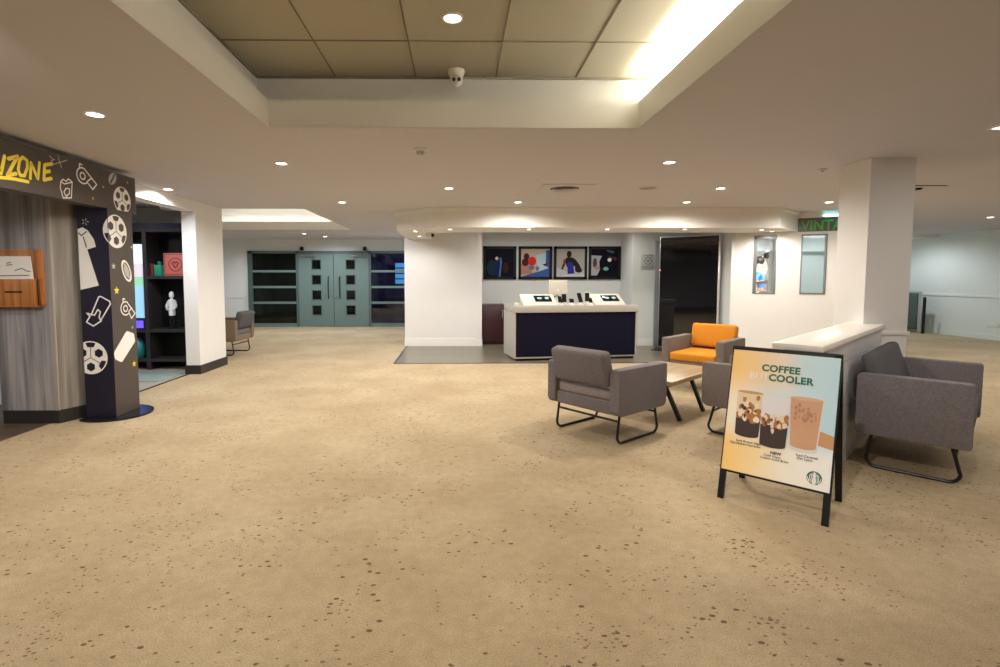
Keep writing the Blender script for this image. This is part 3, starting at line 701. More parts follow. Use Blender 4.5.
f = PF(); trap(f, *c1u, .05, .0012, .0, 1.); f.build('printed_drink', cf_milk, pst)
f = PF(); trap(f, *c1u, .05, .0016, .0, .36); f.build('printed_coffee', cf_dark, pst)
f = PF(); trap(f, *c1u, .05, .0016, .36, .50); blobs(f, .11, .32, .42, .62, 16, .03, .0018, 3); f.build('printed_caramel', cf_mid, pst)
f = PF(); blobs(f, .13, .31, .42, .62, 11, .026, .0030, 4); f.build('printed_ice', pm('print_cream', (.84, .70, .52)), pst)
f = PF(); blobs(f, .13, .30, .43, .58, 6, .018, .0042, 14); f.build('printed_swirl', cf_dark, pst)
f = PF(); f.disc((.215, .655), .13, .0020, 24, .012); f.build('printed_rim', cf_tan, pst)
c2u = (.335, .605, .265, .645)
f = PF(); trap(f, *c2u, .05, .0050, .0, 1.); f.build('printed_foam', cf_foam, pst)
f = PF(); trap(f, *c2u, .05, .0054, .0, .40); f.build('printed_coffee', cf_dark, pst)
f = PF(); blobs(f, .36, .585, .41, .49, 16, .032, .0056, 5); f.build('printed_caramel', cf_mid, pst)
f = PF(); blobs(f, .365, .58, .42, .50, 10, .026, .0070, 6); blobs(f, .44, .50, .37, .41, 2, .03, .0072, 8); f.build('printed_ice', cf_milk, pst)
f = PF(); blobs(f, .365, .58, .42, .50, 7, .018, .0082, 16); f.build('printed_swirl', pm('print_red_brown', (.20, .055, .03)), pst)
c3u = (.600, .885, .30, .665)
f = PF(); trap(f, c3u[0]-.012, c3u[1]+.012, c3u[2]-.025, c3u[3]+.01, .10, .0008, .0, 1.); f.build('printed_glass', cf_glass if False else cf_lt, pst)
f = PF(); trap(f, *c3u, .10, .0016, .0, 1.); f.build('printed_latte', cf_lat, pst)
f = PF(); f.disc((.742, .662), .140, .0022, 24, .014); f.build('printed_rim', pm('print_latte_light', (.66, .42, .28)), pst)
f = PF(); blobs(f, .65, .84, .49, .615, 26, .017, .0024, 9); f.build('printed_ice', pm('print_latte_dark', (.44, .21, .13)), pst)
# round green emblem: ring, crowned figure and flowing strands kept abstract
ec, er = (.865, .085), .066
f = PF(); f.disc(ec, er, .0012, 36, er*PW/PH); f.build('emblem', W['inkgreen'], pst)
f = PF(); k = PW/PH
def E_(x, y): return (ec[0]+x*er, ec[1]+y*er*k)
f.poly([E_(-.16, .62), E_(-.28, .86), E_(-.08, .74), E_(0, .95), E_(.08, .74), E_(.28, .86), E_(.16, .62)], .0020)
f.disc(E_(0, .34), er*.24, .0021, 20, er*.30*k)
f.poly([E_(-.20, .08), E_(.20, .08), E_(.30, -.45), E_(.22, -.97), E_(-.22, -.97), E_(-.30, -.45)], .0022)
for s in (-1, 1):
    for q, ww in ((.40, .09), (.60, .10)):
        f.line([E_(s*q*.7, .55), E_(s*q, .25), E_(s*(q-.04), -.1), E_(s*(q+.06), -.42), E_(s*(q-.02), -.72)], er*ww, .0023+.0002*q)
    f.line([E_(s*.86, .05), E_(s*.80, -.3), E_(s*.62, -.62)], er*.09, .0029)
f.build('emblem_figure', W['inkwhite'], pst)

# ------------------------------------------------------------------ left stand: lettered arch, plank box, leaflet holder
t = empty('display_arch', 'dark printed arch with yellow lettering and white sports icons at left', 'display stand', (0, 0, 0))
BX = -3.40
m = MB(); m.box(-3.70, BX-.005, 5.15, 5.53, .02, 2.10); post = m.build('post', [W['char'], W['navyp']], t, False)
for p in post.data.polygons:
    if p.normal.y < -.5: p.material_index = 1
m = MB(); m.prism([(max(-3.712, -3.53+.335*math.cos(a*PI/32)), 5.34+.335*math.sin(a*PI/32)) for a in range(64)], 0, .018); m.build('base_plate', plain('blue_black_steel', (.012, .013, .022), .25, .4), t)
m = MB(); m.box(BX-.14, BX, 1.2, 5.60, 2.075, 2.445); ban = m.build('banner', W['char'], t, False)
FB = lambda: Flat((BX, 0, 0), (0, 1, 0), (0, 0, 1), (1, 0, 0))
FR = lambda: Flat((BX-.005, 0, 0), (0, 1, 0), (0, 0, 1), (1, 0, 0))
FL = lambda: Flat((0, 5.15, 0), (1, 0, 0), (0, 0, 1), (0, -1, 0))
Lw = .029
f = FB()
f.line([(4.048, 2.300), (4.131, 2.337), (4.030, 2.174), (4.108, 2.201)], Lw)
f.line([(4.179, 2.342), (4.147, 2.309), (4.130, 2.237), (4.145, 2.196), (4.184, 2.200), (4.217, 2.267), (4.219, 2.325), (4.179, 2.342)], Lw*.9, .0024)
f.line([(4.240, 2.189), (4.256, 2.316), (4.315, 2.201), (4.342, 2.334)], Lw*.9, .0028)
f.line([(4.473, 2.354), (4.392, 2.327), (4.376, 2.203), (4.456, 2.230)], Lw, .0032); f.line([(4.383, 2.267), (4.441, 2.286)], Lw, .0036)
f.line([(3.895, 2.165), (3.92, 2.29), (3.972, 2.177), (4.012, 2.310)], Lw, .004)
f.line([(3.86, 2.138), (3.954, 2.144), (4.084, 2.157), (4.216, 2.158)], .026, .0045)
f.build('lettering', W['yellow'], ban)
f = FB(); w = .013
for L in ([(4.544, 2.435), (4.576, 2.341)], [(4.497, 2.356), (4.645, 2.422)], [(4.453, 2.414), (4.484, 2.394)], [(4.466, 2.374), (4.503, 2.398)]): f.line(L, .008)
f.build('crossed_sticks', W['printgrey'], ban)
f = FB()
for L in ([(4.563, 2.225), (4.551, 2.172), (4.579, 2.088), (4.675, 2.103), (4.694, 2.242)], [(4.563, 2.225), (4.59, 2.249), (4.623, 2.236), (4.651, 2.264), (4.677, 2.252), (4.694, 2.242), (4.60, 2.21), (4.563, 2.225)], [(4.619, 2.177), (4.591, 2.141), (4.614, 2.106), (4.655, 2.138), (4.658, 2.178), (4.619, 2.177)]): f.line(L, .010)
f.build('snack_cup_icon', W['paperwhite'], ban)
f = FB()
for L in ([(4.83+.075*math.cos(a*PI/12), 2.325+.070*math.sin(a*PI/12)) for a in range(5, 22)] + [(4.952, 2.222), (5.008, 2.277), (4.850, 2.393)], [(4.885, 2.285), (4.945, 2.325)], [(4.79, 2.395), (4.795, 2.425), (4.825, 2.42)], [(4.828+.032*math.cos(a*PI/8), 2.322+.030*math.sin(a*PI/8)) for a in range(17)]): f.line(L, w)
f.build('whistle_icon', W['paperwhite'], ban)
f = FB(); f.poly([(5.240+.072*math.cos(a*PI/12)*.7-.048*math.sin(a*PI/12)*.7, 2.374+.072*math.cos(a*PI/12)*.7+.048*math.sin(a*PI/12)*.7) for a in range(24)]); f.build('rugby_ball_icon', W['printgrey'], ban)
f = FB(); f.line([(5.209, 2.332), (5.271, 2.42)], .02, .003); f.build('rugby_ball_stripe', W['char'], ban)
f = FB()
for c in ((4.95, 2.14), (5.47, 2.38), (5.10, 2.27)): f.disc(c, .014, .002, 10)
f.build('dots', plain('dull_gold', (.42, .30, .12), .5), ban)
def soccer(mk, c, r, clip, mats, par, nm):
    """white ball with dark panels; mk makes a Flat, clip keeps polygons inside the face"""
    def P(poly, f, h):
        for fn in clip:
            o = []
            for i in range(len(poly)):
                a, b = poly[i], poly[(i+1) % len(poly)]; da, db = fn(a), fn(b)
                if da >= 0: o.append(a)
                if (da >= 0) != (db >= 0): k = da/(da-db); o.append((a[0]+(b[0]-a[0])*k, a[1]+(b[1]-a[1])*k))
            poly = o
            if len(poly) < 3: return
        f.poly(poly, h)
    f = mk(); P([(c[0]+r*math.cos(2*PI*i/36), c[1]+r*math.sin(2*PI*i/36)) for i in range(36)], f, .002); f.build(nm, mats[0], par)
    f = mk(); rot = .5
    def hexa(cx, cy, q, n=6, ph=0): return [(cx+q*math.cos(ph+2*PI*i/n), cy+q*math.sin(ph+2*PI*i/n)) for i in range(n)]
    for i in range(6):
        a = rot+i*PI/3; q = r*.56
        pts = []
        for (x, y) in hexa(0, 0, r*.27, 6, a):
            # squash towards the rim so outer panels look wrapped
            x2, y2 = c[0]+q*math.cos(a)+x, c[1]+q*math.sin(a)+y; pts.append((x2, y2))
        if i % 2 == 0: P(pts, f, .003)
    P(hexa(c[0], c[1], r*.20, 6, rot), f, .003) if False else None
    for i in range(6):
        a = rot+i*PI/3
        if i % 2:
            pts = [(c[0]+r*.93*math.cos(a+b), c[1]+r*.93*math.sin(a+b)) for b in (-.33, -.15, 0, .15, .33)] + [(c[0]+r*.66*math.cos(a+b), c[1]+r*.66*math.sin(a+b)) for b in (.28, -.28)]
            P(pts, f, .003)
            pts = [(c[0]+r*.40*math.cos(a)+r*.022*math.cos(a+PI/2)*s, c[1]+r*.40*math.sin(a)+r*.022*math.sin(a+PI/2)*s) for s in (-1, 1)] + [(c[0]+r*.66*math.cos(a)+r*.022*math.cos(a+PI/2)*s, c[1]+r*.66*math.sin(a)+r*.022*math.sin(a+PI/2)*s) for s in (1, -1)]
            P(pts, f, .003)
    for i in range(3):                         # seams meeting at the centre
        a = rot+PI/3+i*2*PI/3
        P([(c[0]+r*.02*math.cos(a+PI/2), c[1]+r*.02*math.sin(a+PI/2)), (c[0]-r*.02*math.cos(a+PI/2), c[1]-r*.02*math.sin(a+PI/2)), (c[0]+r*.42*math.cos(a)-r*.02*math.cos(a+PI/2), c[1]+r*.42*math.sin(a)-r*.02*math.sin(a+PI/2)), (c[0]+r*.42*math.cos(a)+r*.02*math.cos(a+PI/2), c[1]+r*.42*math.sin(a)+r*.02*math.sin(a+PI/2))], f, .003)
    f.build(nm+'_panels', mats[1], par)
SB = (W['paperwhite'], W['char'])
soccer(FB, (5.375, 2.185), .135, [lambda p: p[1]-2.078], SB, ban, 'football_icon')
PB = (5.265, 1.862)
soccer(FR, PB, .165, [lambda p: p[0]-5.152], SB, post, 'football_icon')
FLm = lambda: Flat((BX-.005, 5.15, 0), (1, 0, 0), (0, 0, 1), (0, -1, 0))       # continues the graphic round the corner
soccer(lambda: Flat((BX-.005, 5.15, 0), (1, 0, 0), (0, 0, 1), (0, -1, 0)), (PB[0]-5.15, PB[1]), .165, [lambda p: -p[0]-.001], (W['paperwhite'], W['navyp']), post, 'football_icon')
f = FR(); ov = [(5.403+.122*math.cos(a*PI/12)*.45-.066*math.sin(a*PI/12)*-.89, 1.472-.122*math.cos(a*PI/12)*.89+.066*math.sin(a*PI/12)*.45) for a in range(24)]; f.poly(ov); f.build('rugby_ball_icon', W['paperwhite'], post)
f = FR(); f.poly([(5.4+(p[0]-5.4)*.72, 1.47+(p[1]-1.47)*.78) for p in ov], .003); f.build('rugby_ball_inside', W['char'], post)
f = FR(); f.line([(5.373, 1.537), (5.439, 1.409)], .03, .004); f.poly([(5.4+(p[0]-5.4)*.55, 1.47+(p[1]-1.47)*.60) for p in ov], .0036); f.build('rugby_ball_stripe', W['printgrey'], post)
def star(f, c, r, h=.002): f.poly([(c[0]+(r if i % 2 == 0 else r*.45)*math.sin(i*PI/5), c[1]+(r if i % 2 == 0 else r*.45)*math.cos(i*PI/5)) for i in range(10)], h)
f = FR(); star(f, (5.205, 1.516), .035); star(f, (5.46, .885), .018); f.build('white_star', W['printgrey'], post)
f = FR(); star(f, (5.235, 1.275), .045); star(f, (5.462, .50), .036); f.disc((5.50, 1.72), .012); f.build('gold_star', W['yellow'], post)
f = FR()
for L in ([(5.362+.075*math.cos(a*PI/12), 1.090+.068*math.sin(a*PI/12)) for a in range(5, 22)] + [(5.450, .980), (5.512, 1.028), (5.382, 1.158)], [(5.41, 1.055), (5.462, 1.09)], [(5.325, 1.16), (5.325, 1.19), (5.355, 1.185)], [(5.36+.032*math.cos(a*PI/8), 1.088+.03*math.sin(a*PI/8)) for a in range(17)]): f.line(L, w)
f.build('whistle_icon', W['paperwhite'], post)
f = FR(); f.poly([(5.345, .845), (5.369, .857), (5.47, .822), (5.484, .805), (5.492, .745), (5.485, .725), (5.275, .555), (5.250, .553), (5.172, .592), (5.160, .610), (5.152, .650), (5.160, .672)]); f.build('white_card', W['paperwhite'], post)
f = FL(); f.poly([(-3.698, 1.876), (-3.691, 1.876), (-3.649, 1.892), (-3.60, 1.862), (-3.545, 1.775), (-3.529, 1.704), (-3.613, 1.677), (-3.627, 1.729), (-3.518, 1.326), (-3.698, 1.284)]); f.build('shirt_icon', W['paperwhite'], post)
f = FL(); f.line([(-3.69, 1.838), (-3.663, 1.811), (-3.612, 1.85)], .010, .003); f.line([(-3.646, 1.80), (-3.620, 1.70)], .010, .0032); f.build('shirt_seam', W['navyp'], post)
f = FL(); 
for a in range(5): q = a*2*PI/5; f.line([(-3.62+.016*math.cos(q), 1.945+.016*math.sin(q)), (-3.62+.032*math.cos(q), 1.945+.032*math.sin(q))], .009, .002+.0003*a)
f.build('spark', W['printgrey'], post)
f = FL(); f.line([(-3.607, 1.035), (-3.525, 1.215), (-3.505, 1.22), (-3.420, 1.172), (-3.414, 1.145), (-3.521, .975)], w); f.line([(-3.65, 1.057), (-3.573, 1.035), (-3.538, 1.091), (-3.515, 1.069), (-3.53, 1.013), (-3.51, .979), (-3.589, .928), (-3.654, .968), (-3.618, 1.024), (-3.65, 1.057)], w, .003); f.build('hand_and_card_icon', W['paperwhite'], post)
soccer(FL, (-3.63, .614), .165, [lambda p: p[0]+3.698], (W['paperwhite'], W['navyp']), post, 'football_icon')

t = empty('plank_box', 'tall grey plank-clad box under the lettered banner', 'display box', (0, 0, 0))
m = MB(); m.prism([(-4.38, 4.98), (-3.84, 4.98), (-3.715, 5.28), (-3.80, 5.42), (-4.38, 5.42)], .13, 2.46); cl = m.build('cladding', [W['kioskwood'], wood('brown_barn_board', (.135, .118, .105), (.30, .27, .245), 'Z', 5, ('XY', .16), .6, .22)], t, False)
for p in cl.data.polygons:
    if p.normal.x > .5: p.material_index = 1
m = MB(); m.prism([(-4.375, 4.985), (-3.845, 4.985), (-3.72, 5.28), (-3.80, 5.41), (-4.375, 5.41)], 0, .13); m.build('plinth', W['skirt'], t, False)
m = MB(); m.box(-3.862, -3.834, 4.972, 5.0, .13, 2.46); m.build('corner_strip', plain('pale_grey_board', (.36, .32, .29), .6), t, False)
t = empty('leaflet_holder', 'orange wooden leaflet holder fixed to the grey plank box', 'leaflet holder', (0, 0, 0))
m = MB(); m.box(-4.36, -3.90, 4.955, 4.978, 1.14, 1.665, .004); m.build('back_board', W['holderwood'], t)
m = MB(); m.box(-4.36, -3.905, 4.90, 4.918, 1.145, 1.39, .003); m.box(-4.36, -3.905, 4.90, 4.96, 1.13, 1.15); m.box(-3.922, -3.905, 4.90, 4.96, 1.14, 1.39); m.build('front_pocket', W['holderwood'], t)
m = MB(); m.box(-4.22, -4.06, 4.897, 4.902, 1.262, 1.278, .002); m.build('slot', W['black'], t)
M = Matrix.Translation((-4.17, 4.92, 1.30)) @ Matrix.Rotation(-.10, 4, 'X')
m = MB(); m.prism([(-.19, 0), (.215, 0), (.165, .305), (-.19, .305)], -.002, .002, M=M @ Matrix.Rotation(PI/2, 4, 'X')); lf = tag(m.build('leaflet', W['paperwhite'], None, False), 'white printed leaflet standing in the orange wooden holder', 'leaflet')
f = Flat(M @ Vector((0, -.003, 0)), M.to_3x3() @ Vector((1, 0, 0)), M.to_3x3() @ Vector((0, 0, 1)), M.to_3x3() @ Vector((0, -1, 0)))
for L in ([(-.05, .24), (-.01, .245)], [(-.05, .22), (.0, .225)], [(.03, .17), (.09, .19), (.14, .165), (.17, .16)], [(-.15, .20), (-.11, .21)], [(-.14, .12), (.16, .125)]): f.line(L, .008)
f.build('print', W['inkgrey'], lf)

# ------------------------------------------------------------------ games room seen through the opening
t = empty('shelf_unit', 'tall black shelf unit in the games room behind the white pier', 'shelf unit', (0, 0, 0))
y0s, y1s = 7.93, 8.30
for x in (-5.76, -4.72, -4.0):
    m = MB(); m.box(x-.03, x+.03, y0s, y1s, 0, 2.15); m.build('upright', W['shelfblack'], t, False)
for z in (.15, .60, 1.41, 2.12):
    m = MB(); m.box(-5.73, -4.75, y0s+.005, y1s, z-.025, z+.02); m.box(-4.69, -4.03, y0s+.005, y1s, z-.025, z+.02)
    if z == 1.41:
        m.b.free(); m = MB(); m.box(-4.69, -4.03, y0s+.005, y1s, z-.025, z+.02)
    m.build('shelf', W['shelfblack'], t, False)
m = MB(); m.box(-5.73, -4.03, y1s-.02, y1s, 0, 2.12); m.build('back_panel', W['black'], t, False)
m = MB(); m.box(-5.79, -3.97, y0s-.01, y1s, 2.14, 2.22); m.build('fascia', plain('deep_blue_fascia', (.012, .014, .05), .4), t, False)
m = MB(); m.box(-5.54, -4.77, 8.0, 8.05, .77, 1.93, .01); t = tag(m.build('portrait_screen', W['black'], None, False), 'bright portrait screen standing in the left bay of the black shelves', 'screen')
scr = lambda n, c, s: emis(n, c, s)
for z0, z1, c, n in ((1.62, 1.91, (.75, .93, .95), 'screen_white'), (1.42, 1.62, (.62, .55, .62), 'screen_pink'), (1.28, 1.42, (.25, .55, .35), 'screen_green'), (.79, 1.28, (.28, .52, .72), 'screen_blue')):
    m = MB(); m.box(-5.52, -4.79, 7.992, 8.0, z0, z1); m.build('display', scr(n, c, .8), t, False)
m = MB(); m.box(-5.50, -4.78, 7.97, 8.09, .622, .77, .01); t = tag(m.build('light_box', W['navyp'], None, False), 'glowing violet-blue box below the portrait screen', 'light box')
m = MB(); m.box(-5.48, -4.80, 7.962, 7.97, .64, .75); m.build('glow_panel', W['purple'], t, False)
t = empty('teal_ornament', 'round teal ornament on the bottom shelf of the black unit', 'ornament', (-4.96, 8.08, .171))
m = MB(); m.lathe([(0, 0), (.09, 0), (.13, .08), (.12, .18), (.07, .25), (.05, .30), (0, .31)], n=20); m.build('body', W['tealobj'], t)
m = MB(); m.tube([(.09*math.cos(a*PI/8), 0, .20+.09*math.sin(a*PI/8)) for a in range(9)], .012); m.build('handle', W['tealobj'], t)
t = empty('framed_box', 'salmon-red box with a dark round emblem on the upper black shelf', 'box', (-4.32, 8.10, 1.43))
m = MB(); m.box(-.18, .18, -.06, .06, 0, .35, .006); bx = m.build('body', W['redbox'], t)
f = Flat((0, -.06, .175), (1, 0, 0), (0, 0, 1), (0, -1, 0))
f.line([(.10*math.cos(i*PI/10), .10*math.sin(i*PI/10)) for i in range(21)], .014); f.line([(-.05, .02), (-.02, .045), (0, .02), (.02, .045), (.05, .02), (0, -.05), (-.05, .02)], .018, .003)
f.line([(-.16, -.155), (.16, -.155), (.16, .155), (-.16, .155), (-.16, -.155)], .008, .0035); f.build('emblem', W['darkred'], t)
m = MB(); m.box(-4.64, -4.62+.09, 8.02, 8.16, 1.43, 1.60, .01); m.lathe([(.02, 0), (.02, .02), (.03, .02), (.03, .05), (0, .05)], (-4.585, 8.09, 1.60), 14); tag(m.build('green_carton', W['greenobj']), 'small green carton left of the salmon-red box', 'carton')
m = MB(); m.box(-4.685, -4.645, 8.0, 8.2, 1.43, 1.62, .004); m.box(-4.682, -4.648, 7.998, 8.0, 1.47, 1.55); tag(m.build('thin_case', W['darkred']), 'thin dark red case at the left end of the upper shelf', 'case')
t = empty('figurine', 'white figurine with black legs on the middle black shelf', 'figurine', (-4.43, 8.10, .62))
m = MB(); m.lathe([(0, 0), (.085, 0), (.085, .02), (0, .02)], n=20); m.build('base', W['black'], t)
m = MB(); m.tube([(-.035, 0, .02), (-.03, .0, .12), (-.03, 0, .24)], .03, 10); m.tube([(.035, 0, .02), (.03, .0, .12), (.03, 0, .24)], .03, 10); m.build('legs', W['black'], t)
m = MB(); m.lathe([(.062, .20), (.068, .26), (.06, .32), (.085, .40), (.07, .44), (.028, .455), (.026, .47), (.045, .49), (.048, .53), (.03, .565), (0, .575)], n=18)
m.tube([(-.075, 0, .415), (-.105, -.02, .34), (-.06, -.06, .30)], .024, 8); m.tube([(.075, 0, .415), (.105, -.02, .34), (.06, -.06, .30)], .024, 8); m.build('torso', W['white_fig'], t); t.scale = (.72, .8, 1)
m = MB(); m.box(-7.2, -4.05, 7.0, 7.75, .0006, .008); tag(m.build('rug', W['teal_rug'], None, False), 'mottled teal rug on the games room floor before the shelves', 'rug')

# ------------------------------------------------------------------ niche: cabinets, pictures, desk
for k, (xa, xb) in enumerate(((.50, .98), (.985, 1.6), (1.605, 2.2), (2.205, 2.8), (2.805, 3.57))):
    t = empty('cabinet', ['dark plum cabinet at the left end of the niche with steel handle', 'dark plum cabinet in the niche behind the desk, second from left', 'dark plum cabinet in the niche behind the desk, middle', 'dark plum cabinet in the niche behind the desk, fourth from left', 'dark plum cabinet at the right end of the niche'][k], 'cabinet', (xa, 10.85, 0), 0, 'cabinets in the niche')
    ww = xb-xa; m = MB(); m.box(0, ww, .02, .56, .06, .84); m.box(.01, ww-.01, .05, .55, 0, .06); m.build('carcass', W['maroon'], t, False)
    m = MB(); m.box(.004, ww-.004, 0, .02, .07, .83, .003); dr = m.build('door', W['maroon'], t)
    m = MB(); m.tube([(ww-.05, .0, .56), (ww-.05, -.03, .58), (ww-.05, -.03, .72), (ww-.05, .0, .74)], .009); m.build('handle', W['steel'], dr)
    if k == 0:
        break
PIC = [(.555, 1.275, 'framed dark picture with a small light figure, leftmost over the niche'), (1.325, 2.06, 'framed picture with a bright red shape and a sky-blue right side'),
       (2.10, 2.83, 'framed picture of a person in a blue vest sitting against grey'), (2.865, 3.60, 'framed dark picture with grey haze, white spot and green patch')]
pics = []
for x0, x1, lb in PIC:
    x1 = min(x1, 3.565); t = empty('framed_picture', lb, 'picture', ((x0+x1)/2, 11.43, 1.73), 0, 'framed pictures in the niche'); w2 = (x1-x0)/2; q = .36
    m = MB()
    for a in ((-w2, -w2+.055, -q, q), (w2-.055, w2, -q, q), (-w2, w2, -q, -q+.055), (-w2, w2, q-.055, q)): m.box(a[0], a[1], -.035, -.002, a[2], a[3])
    m.build('frame', W['black'], t, False)
    pics.append((t, w2-.055, q-.055))
def pic(i, base, shapes):
    t, w2, q = pics[i]
    m = MB(); m.box(-w2, w2, -.02, -.004, -q, q); p = m.build('print', plain('print_%d' % i, base, .6, 0, .08), t, False)
    for k, (nm, col, polys) in enumerate(shapes):
        f = Flat((0, -.02, 0), (w2, 0, 0), (0, 0, q), (0, -1, 0))
        for kind, *a in polys:
            if kind == 'd': f.disc((a[0], a[1]), a[2], .001+.0006*k, 20, a[3])
            else: f.poly(a[0], .001+.0006*k)
        f.build(nm, plain('print_ink', col, .6, 0, .1), p)
pic(0, (.006, .007, .016), [('haze', (.010, .035, .055), [('d', -.55, -.35, .38, .55)]), ('figure', (.01, .02, .10), [('p', [(-.35, .15), (-.2, .35), (-.05, .2), (.0, -.95), (-.4, -.95)])]), ('beam', (.08, .16, .36), [('p', [(-.02, .35), (.10, .4), (.16, .1), (.05, -1), (-.08, -1), (.02, -.2)])]), ('lights', (.78, .60, .42), [('d', -.22, .32, .11, .12), ('d', .32, -.55, .06, .06)]), ('shade', (.045, .015, .012), [('d', .42, -.35, .2, .4)])])
pic(1, (.50, .40, .33), [('sky', (.45, .58, .66), [('p', [(.05, .55), (1, .8), (1, -.5), (.2, -.6)])]), ('ground', (.05, .10, .32), [('p', [(-1, -1), (1, -1), (1, -.35), (.3, -.6), (-.4, -.8)]), ('p', [(.75, .9), (1, .9), (1, -.4), (.72, -.2)])]), ('body', (.42, .20, .15), [('p', [(-1, -.85), (-.2, -.75), (-.35, -.1), (-.8, .1), (-1, -.1)])]), ('dark', (.09, .02, .02), [('d', -.62, .45, .20, .24), ('d', -.7, .05, .25, .28), ('p', [(.5, -.1), (.95, 0), (.7, -.25)])]), ('ball', (.62, .03, .025), [('d', -.22, .12, .28, .32)]), ('mark', (.12, .16, .24), [('d', -.25, -.35, .2, .16), ('d', .15, -.4, .12, .16)])])
pic(2, (.40, .38, .34), [('floor', (.50, .50, .52), [('p', [(-1, -1), (1, -1), (1, -.55), (-.2, -.65), (-1, -.3)])]), ('person_shape', (.022, .018, .018), [('d', -.1, .62, .17, .24), ('p', [(-.25, .40), (.1, .40), (.35, .25), (.62, -.1), (.85, -.6), (.6, -.72), (.35, -.62), (.3, -.2), (.1, -.35), (-.25, -.3), (-.35, 0), (-.55, -.5), (-.65, -.45), (-.45, .2)])]), ('vest', (.025, .03, .28), [('p', [(-.22, .05), (.15, .05), (.3, -.75), (-.2, -.8)])]), ('bench', (.62, .62, .62), [('p', [(-.6, -.88), (1, -.80), (1, -.95), (-.6, -.98)])]), ('red_mark', (.30, .05, .05), [('p', [(-.5, .25), (-.32, .3), (-.4, -.05), (-.55, -.1)])])])
pic(3, (.006, .006, .012), [('haze', (.40, .40, .42), [('p', [(-1, .55), (-.2, .5), (-.4, .1), (-.35, -.5), (-.55, -.9), (-1, -.9)])]), ('shade', (.08, .07, .08), [('d', -.72, .0, .16, .35)]), ('glow', (.05, .11, .12), [('p', [(.1, .95), (.75, .85), (.6, .65), (.2, .8)])]), ('red_streak', (.12, .02, .025), [('p', [(.2, .5), (.9, .4), (.85, .1), (.5, .35)])]), ('spot', (.80, .78, .68), [('d', .36, .22, .15, .14)]), ('green_patch', (.12, .48, .38), [('d', .1, -.42, .2, .13)]), ('pink', (.42, .24, .22), [('d', -.55, -.35, .2, .15)])])

DA = math.atan2(.30, 2.18); t = empty('reception_desk', 'navy-fronted desk with a thick pale worktop before the pictures', 'desk', (.94, 8.62, 0), DA)
DW = 2.2; DD = .80
m = MB(); m.box(0, DW, 0, DD, .82, .93, .004); m.build('worktop', W['desk'], t)
m = MB(); m.box(.0, .03, .02, DD-.01, .05, .82); m.build('side_panel', W['desk'], t, False)
m = MB(); m.box(DW-.04, DW-.01, .02, DD-.01, .05, .82); m.build('side_panel', W['desk'], t, False)
m = MB(); m.box(.03, DW-.04, .035, .06, .07, .82); m.build('front_panel', W['navy'], t, False)
m = MB(); m.box(.03, DW-.04, .022, .05, .045, .07); m.build('trim', W['steel'], t, False)
m = MB(); m.box(.05, DW-.05, .06, DD-.04, 0, .05); m.build('plinth', W['black'], t, False)
MD = t.matrix_basis.copy() if False else Matrix.Translation((.94, 8.62, 0)) @ Matrix.Rotation(DA, 4, 'Z')
def onD(x, y, z=.93): v = MD @ Vector((x, y, z)); return (v.x, v.y, v.z)
def lectern(x, w, lb, sh):
    t = empty('demo_stand', lb, 'display stand', onD(x, .12), DA, 'sloping display boards on the desk')
    tl = .52; m = MB(); M = Matrix.Rotation(tl, 4, 'X')
    m.prism([(0, .0), (.30, .0), (.30, .165)], -w/2, w/2, M=YZ); m.build('wedge', W['creamboard'], t, False)
    M = Matrix.Translation((0, .0, .004)) @ Matrix.Rotation(tl-.015, 4, 'X')
    m = MB(); m.box(-w/2-.01, w/2+.01, -.01, .36, 0, .012, .003, M=M); b = m.build('board', W['creamboard'], t)
    m = MB(); m.box(sh-.15, sh+.15, .10, .29, .012, .024, .004, M=M); s = m.build('screen', W['screen'], t)
    for dx, rr in ((-.06, .045), (.07, .04)):
        f = Flat(M @ Vector((sh, .19, .0245)), M.to_3x3() @ Vector((1, 0, 0)), M.to_3x3() @ Vector((0, 1, 0)), M.to_3x3() @ Vector((0, 0, 1)))
        f.disc((dx, .01), rr, .0008, 18, .035); f.build('screen_image', emis('screen_pale_blue', (.22, .42, .50), .30), s)
    f = Flat(M @ Vector((sh-.25, .19, .0125)), M.to_3x3() @ Vector((1, 0, 0)), M.to_3x3() @ Vector((0, 1, 0)), M.to_3x3() @ Vector((0, 0, 1)))
    f.line([(-.03, -.04), (-.03, .04), (.0, .0), (.03, .04), (.03, -.04)], .008); f.build('mark', plain('pale_gold', (.50, .42, .25), .6), b)
    return t
lectern(.49, .58, 'cream sloping stand with dark tablet screen, left on the desk', .08)
lectern(1.735, .54, 'cream sloping stand with dark tablet screen, right on the desk', .06)
t = empty('monitor', 'cream monitor back standing upright on the desk before the pictures', 'monitor', onD(.955, .62), DA)
m = MB(); m.box(-.175, .175, -.012, .012, .17, .435, .006); m.build('back_shell', W['creamboard'], t)
m = MB(); m.box(-.03, .03, -.005, .02, .0, .20); m.box(-.11, .11, -.08, .08, 0, .012, .003); m.build('stand', W['creamboard'], t, False)
m = MB(); m.lathe([(0, 0), (.016, 0), (.016, .002), (0, .002)], n=14, M=Matrix.Translation((0, -.012, .25)) @ Matrix.Rotation(PI/2, 4, 'X')); m.build('badge', W['white'], t, False)
